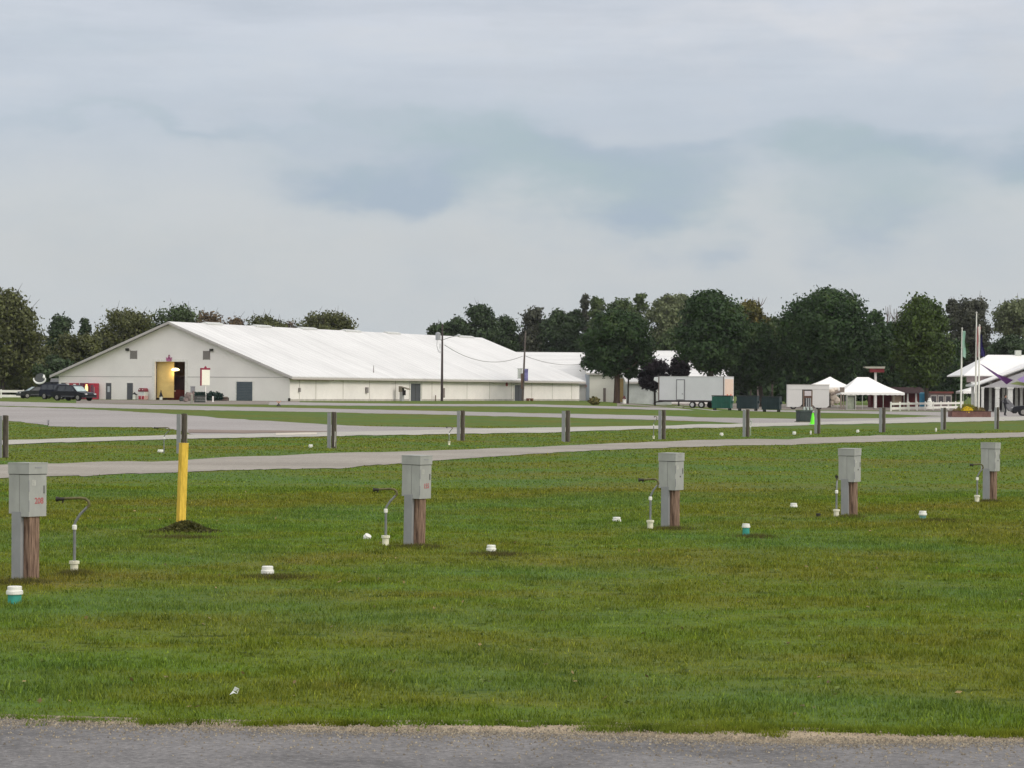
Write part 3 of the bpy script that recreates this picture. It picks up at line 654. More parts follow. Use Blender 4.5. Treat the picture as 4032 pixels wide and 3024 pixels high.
wl.box(0, .2, .2, L, -.6, EV)
wl.prism([(0, -.6), (W, -.6), (W, EV), (W/2, RG-.02), (0, EV)], 'y', L-.2, L)
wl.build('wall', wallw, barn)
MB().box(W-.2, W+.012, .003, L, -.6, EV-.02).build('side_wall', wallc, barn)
OV = .75
def slope(y0, y1, th, ov, lift=0):
    k = (RG-EV)/(W/2); m = MB()
    m.prism([(-ov, EV-k*ov+lift), (W/2, RG+lift), (W/2, RG+th+lift), (-ov, EV-k*ov+th+lift)], 'y', y0, y1)
    m.prism([(W+ov, EV-k*ov+lift), (W/2, RG+lift), (W/2, RG+th+lift), (W+ov, EV-k*ov+th+lift)], 'y', y0, y1)
    return m
slope(-OV, L+.5, .10, OV, .06).build('roof', roofw, barn)
slope(-OV-.04, -OV, .26, OV+.02, -.14).build('rake_trim', trim, barn)
k = (RG-EV)/(W/2); ze = EV-k*OV
MB().box(W+OV-.02, W+OV+.03, -OV, L+.5, ze-.16, ze+.05).build('gutter', M('pale_gutter', (.50, .46, .43), .6), barn)
MB().box(W+.013, W+OV-.03, -.2, L+.3, ze-.13, ze-.05).box(W+OV-.02, W+OV+.02, -OV, 8.5, ze-.235, ze-.165).build('soffit', brown, barn)
# belt line on the gable
um = fb.front(300, 1482)
MB().box(.05, u0-.4, -.02, -.002, um[1]-.05, um[1]+.03).box(u1+.35, W-.05, -.02, -.002, um[1]-.05, um[1]+.03).build('belt_trim', M('belt', (.44, .41, .40), .8), barn)
MB().box(0.0, .12, -.03, -.003, -.1, EV).build('corner_board', framew, barn)
MB().box(W-.12, W+.04, -.03, -.003, -.1, EV).build('corner_board', framew, barn)
# opening
MB().box(u0-.35, u0, -.05, -.001, -.1, OH+.28).box(u1, u1+.35, -.05, -.001, -.1, OH+.28).box(u0, u1, -.05, -.001, OH, OH+.28).build('opening_frame', framew, barn)
D = 9.0
MB().box(u0-3, u1+3, .21, D, -.05, .01).build('inner_floor', M('barn_floor', (.16, .14, .12), .9), barn)
MB().box(u0-3, u0-2.9, .21, D, 0, 5.2).box(u1+2.9, u1+3, .21, D, 0, 5.2).box(u0-2.9, u1+2.9, D-.1, D, 0, 5.2).build('inner_wall', M('plywood', (.17, .11, .06), .8, .25, 1), barn)
MB().box(u0-3, u1+3, .21, D, 5.2, 5.3).build('inner_ceiling', M('brown_ceiling', (.10, .065, .04), .8), barn)
gx0, gz = fb.front(619, 1428, .6); gx1, _ = fb.front(686, 1428, .6)
bp = MB().box(gx0, gx1, .55, .60, .25, gz+.15).box(gx0, gx1, .53, .549, 2.02, 2.08)
bp.build('sliding_door', M('gold_panel', (.62, .46, .18), .75, .12, .8), barn)
lx, lz = fb.front(701, 1456, .9)
MB().lathe([(.05, .20), (.30, .16), (.48, .0), (.44, -.06), (.2, -.13), (.02, -.15)], 20, (lx, .36, lz)).build('hanging_lamp', M('lamp_glow', (.9, .8, .5), .5, emit=(1, .80, .40), estr=3.2), barn)
MB().tube([(lx, .36, lz+.18), (lx, .36, 5.0)], .02, 6).build('lamp_cord', black, barn)
rx0, rz = fb.front(688, 1490, 4); rx1, _ = fb.front(728, 1490, 4)
ll = bpy.data.lights.new('lamp_light', 'POINT'); ll.energy = 130; ll.color = (1, .72, .38); ll.shadow_soft_size = .4
lo_ = bpy.data.objects.new('lamp_light', ll); COL.objects.link(lo_); lo_.parent = barn; lo_.location = (lx+.2, 1.9, lz-.1)
l2_ = bpy.data.objects.new('lamp_light', ll.copy()); l2_.data.energy = 45; COL.objects.link(l2_); l2_.parent = barn; l2_.location = (lx-.3, .1, lz-.35)
# kiosk inside the doorway
kt = thing('ticket_booth', 'dark red booth with small white notices inside the open barn doorway', 'booth', *fb.world((rx0+rx1)/2, 3.2), fb.a)
wd = (rx1-rx0)*.62
MB().box(-wd, wd, -.5, .9, 0, 1.15, .02).build('counter', M('dark_red', (.14, .025, .03), .7), kt)
MB().box(-wd, wd, .5, .9, 1.15, 2.6).box(-wd, wd, -.45, .9, 2.6, 2.72).build('back_board', M('booth_black', (.03, .02, .035), .8), kt)
MB().box(-.15, .1, -.53, -.51, 1.2, 1.75).box(-.5, -.3, -.53, -.51, 1.25, 1.5).box(-.25, .3, -.53, -.505, .95, 1.1).build('notice', framew, kt)
# crown above the doorway
cx0, cz0 = fb.front(656, 1423); cx1, cz1 = fb.front(678, 1401); c = (cx0+cx1)/2; hw = (cx1-cx0)/2
MB().prism([(c-hw*.85, cz0+.02), (c+hw*.85, cz0+.02), (c+hw*1.05, cz0+.48), (c+hw*.55, cz0+.30), (c+hw*.3, cz0+.50), (c, cz0+.62), (c-hw*.3, cz0+.50), (c-hw*.55, cz0+.30), (c-hw*1.05, cz0+.48)], 'y', -.14, -.06).build('crown_emblem', M('crown_red', (.30, .05, .13), .7, .3, 5, col2=(.42, .16, .30)), barn)
for s_ in (-1, 0, 1): pass
MB().lathe([(.02, -.09), (.09, 0), (.02, .09)], 10, (c, -.1, cz0+.68)).build('emblem_ball', M('emblem_ball', (.22, .04, .06), .6), barn)
# gable doors
def front_door(a, b, y0, y1, nm, mat, fr=.07, proud=.05, notice=False):
    ua, za = fb.front(a, y0); ub, zb = fb.front(b, y1)
    d = MB().box(ua, ub, -proud, -.004, -.05, za).build(nm, mat, barn)
    MB().box(ua-fr, ua, -proud-.01, -.003, -.05, za+fr).box(ub, ub+fr, -proud-.01, -.003, -.05, za+fr).box(ua, ub, -proud-.01, -.003, za, za+fr).build('door_frame', framew, d)
    MB().lathe([(.03, -.03), (.04, 0), (.03, .03)], 8, (ub-.12, -proud-.04, 1.0)).build('handle', iron, d)
    if notice: MB().box((ua+ub)/2-.15, (ua+ub)/2+.15, -proud-.02, -proud-.002, za*.45, za*.8).build('window', M('door_pane', (.42, .45, .48), .4), d)
front_door(242, 263, 1507, 1571, 'door', doorg, notice=True)
front_door(418, 439, 1508, 1572, 'door', doorg, notice=True)
front_door(501, 524, 1508, 1574, 'door', doorg)
ua, za = fb.front(932, 1503); ub, _ = fb.front(995, 1503)
d = MB()
for i in range(12): d.box(ua, ub, -.05-.015*(i % 2), -.004, -.05+i*(za+.05)/12, -.05+(i+1)*(za+.05)/12-.004)
d = d.build('roller_door', doorb, barn)
MB().box(ua-.16, ua, -.07, -.003, -.05, za+.15).box(ub, ub+.16, -.07, -.003, -.05, za+.15).box(ua, ub, -.07, -.003, za, za+.15).build('door_frame', framew, d)
for a, b, y0, y1 in [(514, 539, 1381, 1413), (801, 826, 1382, 1416)]:
    ua, za = fb.front(a, y0); ub, zb = fb.front(b, y1)
    m = MB().box(ua-.04, ua, -.06, -.003, zb-.04, za+.04).box(ub, ub+.04, -.06, -.003, zb-.04, za+.04)
    for i in range(7):
        z = zb+(za-zb)*i/7; m.add([(ua, -.01, z), (ub, -.01, z), (ub, -.05, z+(za-zb)/7), (ua, -.05, z+(za-zb)/7)], [(0, 1, 2, 3)])
    m.build('vent', ventg, barn)
for a, y0 in [(505, 1377), (836, 1379)]:
    ua, za = fb.front(a, y0)
    m = MB().box(ua-.2, ua+.2, -.34, -.10, za-.12, za+.16, .03).box(ua-.03, ua+.03, -.12, 0, za-.05, za+.05)
    m.build('floodlight', black, barn)
# side wall joints, doors and fittings
jm = MB()
for px in (1178, 1243, 1350, 1454, 1556, 1660, 1700, 1838, 1927, 2013, 2093, 2174, 2250):
    v, _ = fb.side(px, 1540, W); jm.box(W+.013, W+.035, v-.045, v+.045, 0, EV-.1)
jm.build('wall_batten', M('batten', (.50, .47, .42), .8), barn)
MB().box(W+.013, W+.03, .05, L, 0.0, .22).build('base_board', M('splash_board', (.45, .42, .37), .9, .25, 1), barn)
def side_door(a, b, y0):
    va, za = fb.side(a, y0, W); vb, _ = fb.side(b, y0, W)
    d = MB().box(W+.013, W+.08, va, vb, -.05, za).build('door', doorg, barn)
    MB().box(W+.013, W+.11, va-.25, va, -.05, za+.16).box(W+.013, W+.11, vb, vb+.25, -.05, za+.16).box(W+.013, W+.11, va, vb, za, za+.16).build('door_frame', framew, d)
    MB().box(W+.0805, W+.10, (va+vb)/2-.03, (va+vb)/2+.03, 0, za).build('door_seam', seam, d)
side_door(1614, 1653, 1510); side_door(2024, 2056, 1516)
for a, b, y0, y1, nm in [(1173, 1178, 1527, 1543, 'meter_box'), (1437, 1445, 1525, 1547, 'meter_box')]:
    va, za = fb.side(a, y0, W); vb, zb = fb.side(b, y1, W)
    MB().box(W+.04, W+.22, va, vb, zb, za, .02).build(nm, ventg, barn)
va, za = fb.side(1986, 1503, W); vb, zb = fb.side(2001, 1521, W)
MB().cylx(W+.07, (va+vb)/2, (za+zb)/2, (za-zb)/2, .06, 20, 'x').build('round_plaque', M('plaque_red', (.32, .06, .05), .7, .3, 6), barn)
va, za = fb.side(1708, 1556, W); MB().tube([(W+.25, va, -.05), (W+.25, va, za)], .06, 8).build('standpipe', brown, barn)
MB().box(W-.1, W+.14, -.16, -.04, -.1, .34).build('downspout_foot', black, barn)
# ridge vents and roof pipe
for a, b in [(803, 865), (998, 1058), (1180, 1237), (1350, 1411), (1516, 1567), (1798, 1856)]:
    va, _ = fb.side(a, 1300, W/2); vb, _ = fb.side(b, 1300, W/2)
    MB().prism([(W/2-.45, RG+.02), (W/2+.45, RG+.02), (W/2+.45, RG+.20), (W/2, RG+.33), (W/2-.45, RG+.20)], 'y', va, vb).build('ridge_vent', M('ridge_vent_grey', (.55, .56, .54), .7), barn)
v, z = fb.side(1462, 1470, W-1.2)
MB().tube([(W-.9, v, zr(W-.9)), (W-.9, v, zr(W-.9)+1.0)], [.07, .04], 8).build('roof_pipe', ventg, barn)

# ---- second barn behind
def gable_house(name, label, fr, W, L, ev, rg, parts_mats, ov=.5, gable_front=False, extra=None):
    """ridge runs along local x (length W) unless gable_front"""
    t = thing(name, label, 'building', fr.o[0], fr.o[1], fr.a)
    wm, rm = parts_mats
    if not gable_front:
        MB().prism([(0, -.5), (L, -.5), (L, ev), (L/2, rg-.03), (0, ev)], 'x', 0, W).build('wall', wm, t)
        k = (rg-ev)/(L/2); m = MB()
        m.prism([(-ov, ev-k*ov+.04), (L/2, rg+.04), (L/2, rg+.15), (-ov, ev-k*ov+.15)], 'x', -ov, W+ov)
        m.prism([(L+ov, ev-k*ov+.04), (L/2, rg+.04), (L/2, rg+.15), (L+ov, ev-k*ov+.15)], 'x', -ov, W+ov)
        m.build('roof', rm, t)
        MB().box(-ov, W+ov, -ov-.05, -ov, ev-k*ov-.16, ev-k*ov+.06).build('fascia', trim, t)
    return t
zb = .65
f2 = Fr(-32, 361, R(2)); b2 = gable_house('barn', 'lower white roofed barn joined behind the far end of the long barn', f2, 43, 24, 2.6, 7.15, (wallw, roofw))
f3 = Fr(11.2, 352, R(1.0)); Z3 = f3.z0
b3 = gable_house('hall', 'white hall with tan doorway behind the round dark maple', f3, 11.6, 26, 4.05, 6.6, (M('hall_wall', (.66, .64, .58), .85, .06, .5), roofw))
MB().box(-.02, -.003, 0.03, 25.9, -.4, 4.02).build('blue_grey_side', M('blue_grey_wall', (.36, .39, .44), .8), b3)
MB().box(-.10, -.03, 8, 13, 2.0, 2.35).build('small_sign', M('faded_red', (.34, .16, .16), .8), b3)
def hall_box(nm, a, b, y0, y1, mat, pr=.06, par=None):
    ua, za = f3.front(a, y0); ub, z1 = f3.front(b, y1); return MB().box(ua, ub, -pr, -.004, max(z1, -.1), za).build(nm, mat, par or b3)
d3 = hall_box('door', 2375, 2385, 1528, 1583, M('brown_grey_door', (.16, .13, .12), .7))
d3 = hall_box('wide_door', 2438, 2461, 1490, 1583, M('tan_door', (.40, .28, .12), .8, .15, 1))
hall_box('door_frame', 2461, 2472, 1482, 1583, framew, .10)
hall_box('door_frame', 2430, 2438, 1490, 1583, M('pinkish_frame', (.48, .38, .34), .8), .10)
f4 = Fr(16.5, 346, R(4)); b4 = gable_house('shed', 'low grey-white shed in the shade between the dark maple and the trailer', f4, 6.2, 12, 3.1, 4.9, (M('shed_wall', (.40, .42, .41), .85, .2, .6), M('shed_roof', (.5, .5, .49), .7)))
ua, za = f4.front(2578, 1540); MB().box(ua-.12, ua+.12, -.12, -.01, -.2, 1.9).build('post_trim', framew, b4)
f5 = Fr(20.5, 385, R(-2)); b5 = gable_house('hall', 'white roofed hall showing through the gap between the two big trees', f5, 14, 16, 4.2, 8.3, (wallw, roofw))

# ------------------------------------------------------------------ utility poles, banners and wires
polem = M('pole_wood', (.06, .045, .045), .9, .3, 4, stretch=(3, 3, .3))
def yline(px, c): v, _ = fb.side(px, 1540, W+c); return fb.world(W+c, v)
x1, y1 = yline(1740, 3.0); H = (1585-1283)*mpp(y1)
p1 = thing('utility_pole', 'dark utility pole with transformer and curved lamp arm in front of the long barn', 'utility pole', x1, y1, 0); m_ = mpp(y1)
MB().tube([(0, 0, -.1), (0, 0, H*.5), (0, 0, H)], [.17, .14, .10], 12).build('pole', polem, p1)
MB().lathe([(.28, 0), (.31, .05), (.31, .80), (.2, .92), (.05, .96)], 18, (-.52, -.1, H-1.9)).build('transformer', M('transformer_grey', (.30, .31, .33), .6), p1)
MB().tube([(0, 0, H-2.0), (-.35, -.1, H-1.75)], .04, 6).tube([(0, 0, H-1.3), (-.35, -.1, H-1.3)], .04, 6).build('bracket', iron, p1)
MB().tube([(.1, 0, H-1.85), (.8, 0, H-1.6), (1.5, 0, H-1.42), (2.0, 0, H-1.36)], .035, 8).build('lamp_arm', iron, p1)
MB().lathe([(.04, .20), (.22, .12), (.26, 0), (.12, -.08), (.03, -.1)], 14, (2.0, 0, H-1.36)).build('lamp_head', M('lamp_grey', (.45, .46, .47), .5), p1)
MB().box(-.35, -.18, -.2, 0, H-3.0, H-2.35, .02).lathe([(.06, 0), (.09, .1), (.05, .35)], 8, (-.45, -.1, H-3.4)).lathe([(.06, 0), (.09, .1), (.05, .35)], 8, (-.25, -.2, H-3.5)).build('insulator', M('insulator_white', (.62, .62, .64), .5), p1)
MB().tube([(-.62, -.1, H-1.9), (-.66, -.1, H-2.6), (-.5, -.1, H-3.2)], .02, 6).build('drop_wire', black, p1)
MB().box(.12, .36, -.24, .0, .42, 1.6, .04).build('meter_box', M('pole_box', (.22, .18, .17), .7), p1)
x2, y2 = yline(2062, 2.5); H2 = (1578-1303)*mpp(y2)
p2 = thing('utility_pole', 'plain leaning wooden pole with a purple banner by the long barn', 'utility pole', x2-.15, y2, 0)
MB().tube([(0, 0, -.1), (.13, 0, H2*.4), (.34, 0, H2)], [.16, .14, .09], 12).build('pole', M('pale_pole', (.12, .10, .09), .9, .3, 4), p2)
MB().box(-.24, .02, -.26, -.1, 1.6, 3.6).build('conduit_box', brown, p2)
def banner(px0, px1, y0, y1, mat, label, y):
    a = at(px0, y0, y); b = at(px1, y1, y); x = (a.x+b.x)/2
    t = thing('banner', label, 'banner', x, y, 0, z=float(b.z))
    wv = [(-(b.x-a.x)/2+i*(b.x-a.x)/6) for i in range(7)]; h = a.z-b.z; vs = []; fs = []
    for j in range(5):
        for i, q in enumerate(wv): vs.append((q, .05*math.sin(i*1.3+j*.5), h*j/4))
    for j in range(4):
        for i in range(6): fs.append((j*7+i, j*7+i+1, j*7+8+i, j*7+7+i))
    fs2 = [tuple(v+35 for v in f[::-1]) for f in fs]
    MB().add(vs+[(v[0], v[1]+.015, v[2]) for v in vs], fs+fs2).build('cloth', mat, t)
    MB().tube([(-(b.x-a.x)/2-.05, 0, h+.02), ((b.x-a.x)/2+.05, 0, h+.02)], .025, 6).tube([(-(b.x-a.x)/2-.05, 0, -.02), ((b.x-a.x)/2+.05, 0, -.02)], .025, 6).build('rod', iron, t)
banner(2061, 2079, 1453, 1499, M('purple_cloth', (.13, .12, .33), .8, .5, 1.2, col2=(.30, .28, .55)), 'purple banner hanging on the right of the leaning pole', y2-.1)
banner(2038, 2056, 1452, 1489, M('pale_cloth', (.58, .60, .57), .8, .05, 1), 'pale grey banner hanging on the left of the leaning pole', y2-.1)
def wire(A, B, sag, label):
    A = Vector(A); B = Vector(B); pts = [A.lerp(B, i/24)+Vector((0, 0, -4*sag*(i/24)*(1-i/24))) for i in range(25)]
    o = MB().tube([p-A for p in pts], .038, 6).build('overhead_wire', M('wire_grey', (.33, .33, .32), .7), None); o.location = A
    tag(o, label, 'wire')
wire(at(1750, 1358, y1), at(2058, 1402, y2), 1.35, 'drooping overhead wire between the dark pole and the leaning pole')
wire(at(2070, 1402, y2), at(2300, 1432, 350), .55, 'overhead wire from the leaning pole towards the hall behind the maple')

# ------------------------------------------------------------------ things by the side wall
def gm(px, py): return G(px, py)
vx, vy = yline(1588, 1.2)
t = thing('call_box', 'grey hooded call box stand left of the first side door of the long barn', 'phone booth', vx, vy, fb.a+R(90)*0)
MB().box(-.35, -.05, -.3, .3, 0, 1.6).build('pedestal', M('booth_grey', (.36, .36, .36), .7), t)
MB().prism([(-.45, 1.6), (.1, 1.62), (.75, 1.35), (.75, 1.5), (-.45, 1.78)], 'y', -.35, .35).box(-.45, -.05, -.35, .35, 1.1, 1.6).build('hood', M('booth_olive', (.23, .20, .16), .7, .3, 3), t)
MB().box(.02, .25, -.15, .15, .7, 1.3).build('telephone', dark, t)
vx, vy = yline(2086, 1.2)
t = thing('log_bench', 'low reddish brown log bench against the side wall', 'bench', vx, vy, fb.a+R(90))
MB().box(-.75, .75, -.2, .2, .22, .34, .02).build('seat', M('red_log', (.20, .08, .05), .8, .3, 3), t)
for s_ in (-.6, .6): MB().box(s_-.12, s_+.12, -.18, .18, 0, .22, .02).build('leg', M('red_log', (.2, .08, .05)), t)

# ------------------------------------------------------------------ bins, cart, machines by the gable
def bin_(px, pbot, w_px, h_px, bag, label):
    x, y = G(px, pbot) if px > 1000 else fb.world(fb.front(px, 1560, -.7)[0], -.7); s = mpp(y); r = w_px*s/2; h = h_px*s
    t = thing('trash_barrel', label, 'trash barrel', x, y, 0, 'white trash barrels with stuffed bags')
    MB().lathe([(r*.82, 0), (r, h*.08), (r*.95, h*.5), (r*1.03, h)], 18).build('barrel', pvc, t)
    b = MB(); n = 10; vs = []
    for j in range(5):
        for i in range(n):
            q = 2*math.pi*i/n; rr = r*1.1*(1.05-.2*j)*(1+.3*random.uniform(-1, 1)); vs.append((rr*math.cos(q), rr*math.sin(q), h*.92+bag*s*j/4*(1+.35*random.uniform(-1, 1))))
    fs = [(j*n+i, j*n+(i+1) % n, (j+1)*n+(i+1) % n, (j+1)*n+i) for j in range(4) for i in range(n)]+[tuple(range(4*n, 5*n))]
    b.add(vs, fs).build('bag', M('black_bag', (.015, .015, .018), .5) if 'red' not in label else M('maroon_bag', (.08, .015, .02), .5), t)
bin_(530, 1574, 17, 21, 10, 'white barrel with black bag beside the third door of the gable')
bin_(634, 1572, 13, 14, 23, 'white barrel with a tall black bag inside the open doorway')
bin_(2458, 1590, 14, 20, 12, 'white barrel with dark red bag beside the thin trunk right of the maple')
x, y = fb.world(fb.front(564, 1560, -.8)[0], -.8); s = mpp(y)
t = thing('popcorn_cart', 'small red and white domed food cart against the gable wall', 'food cart', x, y, fb.a, None); w2 = 14.5*s; 
rd = M('cart_red', (.36, .03, .05), .5)
MB().box(-w2, w2, -.4, .4, .02, .48, .02).build('base', M('cart_pink', (.62, .42, .40), .7), t)
MB().box(-w2*.85, -w2*.12, -.43, -.40, .06, .42).box(w2*.2, w2*.85, -.43, -.40, .06, .42).build('red_panel', rd, t)
MB().box(-w2*.95, w2*.95, -.36, .36, .481, .93).build('glass_case', M('cart_glass', (.62, .64, .62), .3), t)
MB().prism([(-w2*1.05, .93), (w2*1.05, .93), (w2*.98, 1.15), (w2*.6, 1.33), (-w2*.6, 1.33), (-w2*.98, 1.15)], 'y', -.42, .42).build('dome', M('cart_dome', (.22, .04, .06), .6, .3, 4), t)
MB().lathe([(.03, -.05), (.06, 0), (.03, .05)], 8, (-w2*.5, -.45, 1.15)).lathe([(.03, -.05), (.06, 0), (.03, .05)], 8, (w2*.5, -.45, 1.15)).build('bulb', pvc, t)
def machine(a, b, y0, label, body, glow=None):
    ua, za = fb.front(a, y0); ub, _ = fb.front(b, y0); wx, wy = fb.world((ua+ub)/2, -.55); w_ = (ub-ua)/2
    t = thing('vending_machine', label, 'vending machine', wx, wy, fb.a, 'vending machines against the gable wall')
    MB().box(-w_, w_, -.4, .4, 0, za, .03).build('cabinet', body, t)
    if glow:
        m = MB().box(-w_*.75, w_*.2, -.43, -.405, za*.40, za*.80).box(-w_*.55, 0, -.43, -.406, za*.80, za*.93).build('lit_panel', glow, t)
        MB().box(w_*.32, w_*.85, -.43, -.402, za*.3, za*.85).build('coin_panel', M('coin_dark', (.10, .012, .02), .5), t)
    else:
        MB().box(-w_*.8, w_*.4, -.42, -.402, za*.3, za*.9).build('display', M('display_maroon', (.16, .06, .09), .4, .4, 6), t)
        MB().box(w_*.5, w_*.85, -.42, -.402, za*.4, za*.75).build('coin_panel', ventg, t)
machine(333, 352, 1508, 'dark maroon vending machine at the left of the lit one', M('maroon', (.12, .02, .04), .5))
machine(352, 374, 1509, 'vending machine with a brightly lit yellow front, partly behind the dark car', M('red_cab', (.30, .02, .04), .5), M('lit_yellow', (.9, .8, .4), .5, .4, 4, emit=(1, .62, .22), estr=1.6))
machine(374, 393, 1509, 'bright red vending machine, right end of the row', M('red_cab2', (.45, .03, .06), .45))
ua, za = fb.front(266, 1508); ub, zb = fb.front(317, 1528); wx, wy = fb.world((ua+ub)/2, -.35)
t = thing('menu_board', 'red and white board above the dark sedan on the gable wall', 'sign board', wx, wy, fb.a)
MB().box(-(ub-ua)/2, (ub-ua)/2, -.05, .05, zb, za).build('board', M('board_red', (.33, .05, .06), .7, .4, 3), t)
MB().box(-(ub-ua)*.48, -(ub-ua)*.22, -.07, -.051, zb+.05, za-.05).box(-(ub-ua)*.1, (ub-ua)*.05, -.07, -.051, zb+.1, zb+.3).box((ub-ua)*.1, (ub-ua)*.3, -.07, -.051, zb+.15, za-.1).build('white_panel', framew, t)
MB().tube([(-(ub-ua)*.4, 0, 0), (-(ub-ua)*.4, 0, zb)], .05, 8).tube([((ub-ua)*.4, 0, 0), ((ub-ua)*.4, 0, zb)], .05, 8).build('post', iron, t)

# signboard on post, planters and rocks
x, y = G(808, 1582); s = mpp(y)
t = thing('sign_board', 'blank cream signboard with dark red edge on a white post', 'sign', x, y, R(25)); 
zz = lambda py, px=812: at(px, py, y).z-float(terr(x, y))
MB().box(-.07, .07, -.07, .07, -.1, zz(1517)).build('post', framew, t)
MB().box(-.42, .42, -.13, .13, zz(1517), zz(1456), .02).build('panel', M('cream_sign', (.84, .84, .70), .6, .02), t)
MB().box(-.52, -.425, -.14, .14, zz(1519), zz(1452)).box(-.52, .46, -.14, .14, zz(1456)+.003, zz(1449)).lathe([(.12, 0), (.14, .08), (.03, .2)], 10, (0, 0, zz(1449))).build('red_border', M('sign_red', (.26, .02, .05), .6), t)
leafd = leaf_mat('shrub_leaves', (.010, .028, .024), (.02, .05, .04), (.05, .09, .05), 1.5)
def bush(name, label, px, pbot, wpx, hpx, n, mat, cat='shrub', size=.12, group=None):
    x, y = G(px, pbot); s = mpp(y); rx = wpx*s/2; h = hpx*s
    d = rng.normal(size=(n, 3)); d /= np.linalg.norm(d, axis=1)[:, None]; r = rng.random(n)**.3
    bumps = 1+.22*np.sin(d[:, 0]*7+px)*np.sin(d[:, 1]*6+1)+.18*np.sin(d[:, 2]*9+d[:, 0]*5)
    c = d*(r*bumps)[:, None]*np.array([rx, rx*.8, h*.5])+np.array([0, 0, h*.48]); c[:, 2] = np.maximum(c[:, 2], .02)
    o = quads(name, c, size, mat, nrm=d); tag(o, label, cat, group); put(o, x, y); return o
bush('shrub', 'round dark green shrub behind the signboard post', 832, 1578, 52, 34, 2600, leafd)
bush('shrub', 'round dark green shrub right of the signboard', 857, 1578, 40, 32, 2200, leafd)
bush('planter_shrub', 'leafy mound with pale blooms in front of the white hall', 2340, 1594, 42, 30, 2200, leaf_mat('mixed_leaves', (.07, .09, .03), (.20, .17, .06), (.30, .16, .12), 3))
def rock(px, pbot, wpx, hpx, label, mat, seed):
    x, y = G(px, pbot); s = mpp(y); r_ = random.Random(seed)
    bm = bmesh.new(); bmesh.ops.create_icosphere(bm, subdivisions=2, radius=1)
    for v in bm.verts:
        k = 1+.22*r_.uniform(-1, 1); v.co = Vector((v.co.x*wpx*s/2*k, v.co.y*wpx*s*.4*k, max(-.05, (v.co.z+.8)*hpx*s/1.8*k)))
    me = bpy.data.meshes.new('boulder'); bm.to_mesh(me); bm.free(); me.materials.append(mat)
    o = bpy.data.objects.new('boulder', me); COL.objects.link(o); put(tag(o, label, 'boulder', 'boulders beside the barn doorway'), x, y)
rk = M('boulder_tan', (.20, .155, .14), .9, .3, 3, bump=.5); rk2 = M('boulder_grey', (.07, .08, .075), .9, .3, 3, bump=.5)
rock(716, 1580, 24, 18, 'low greyish boulder nearest the doorway', rk2, 1); rock(744, 1578, 34, 32, 'large tan boulder below the grey box', rk, 2)
rock(765, 1577, 26, 36, 'tall tan boulder right of the grey box', rk, 3); rock(730, 1582, 20, 14, 'small pinkish boulder in front of the tan ones', rk, 5)
x, y = G(787, 1585); s = mpp(y)
t = thing('planter_box', 'long dark grey timber planter behind the signboard post', 'planter', x, y, R(4))
for i in range(3): MB().box(-22*s, 22*s, -.4, .4, .02+i*9*s, .02+(i+1)*9*s-.02, .02).build('timber', M('planter_timber', (.06, .065, .06), .9, .3, 3), t)
o = quads('planting', np.stack([(rng.random(700)-.5)*40*s, (rng.random(700)-.5)*.7, 27*s+rng.random(700)**2*.35], 1), .1, leafd, parent=t)
x, y = G(880, 1578)
t = thing('planter_box', 'brown log edged planter left of the grey roller door', 'planter', x, y, R(-8)); s = mpp(y)
for i in range(2): MB().tube([(-18*s, -.2, .12+i*.22), (18*s, -.2, .12+i*.22)], .12, 10).build('log', M('log_brown', (.15, .115, .095), .9, .2, 3), t)
MB().box(-17*s, 17*s, -.1, .5, 0, .36).build('soil', M('soil', (.05, .035, .025), 1), t)
x, y = G(755, 1577)
t = thing('utility_cabinet', 'small grey box on a stand among the boulders', 'utility box', x, y+.8, 0); s = mpp(y)
MB().box(-8.5*s, 8.5*s, -.2, .2, 27*s, 53*s, .02).box(-9.5*s, 9.5*s, -.23, .23, 53*s, 56*s).build('box', M('box_grey', (.24, .24, .25), .6), t)
MB().box(-.1, .1, -.1, .1, 0, 27*s).build('stand', iron, t)
def stake(px, pbot, ptop, wpx, mat, label):
    x, y = G(px, pbot); s = mpp(y); h = (pbot-ptop)*s; w_ = wpx*s/2
    t = thing('marker_stake', label, 'stake', x, y, .3); MB().box(-w_, w_, -w_, w_, -.1, h*.93, .01).build('shaft', mat, t)
    MB().prism([(-w_, -w_), (w_, -w_), (w_, w_), (-w_, w_)], 'z', h*.93, h, [(-w_*.3, -w_*.3), (w_*.3, -w_*.3), (w_*.3, w_*.3), (-w_*.3, w_*.3)]).build('tip', mat, t)
stake(755, 1590, 1553, 8, M('stake_grey', (.26, .26, .22), .8), 'grey green stake in front of the dark timber planter')
stake(838, 1583, 1560, 6, framew, 'short white stake at the foot of the shrubs')
x, y = G(1097, 1600)
t = thing('hydrant_marker', 'tiny orange and dark marker on the grass edge before the barn corner', 'marker', x, y, 0)
MB().lathe([(.22, 0), (.16, .12), (.06, .2), (.04, .3)], 12).build('base', M('marker_dark', (.05, .05, .04), .8), t)
MB().prism([(-.2, .46), (-.14, .5), (0, .34), (.14, .5), (.2, .46), (.03, .24), (-.03, .24)], 'y', -.03, .03).build('flag', M('marker_pink', (.5, .27, .2), .8), t)

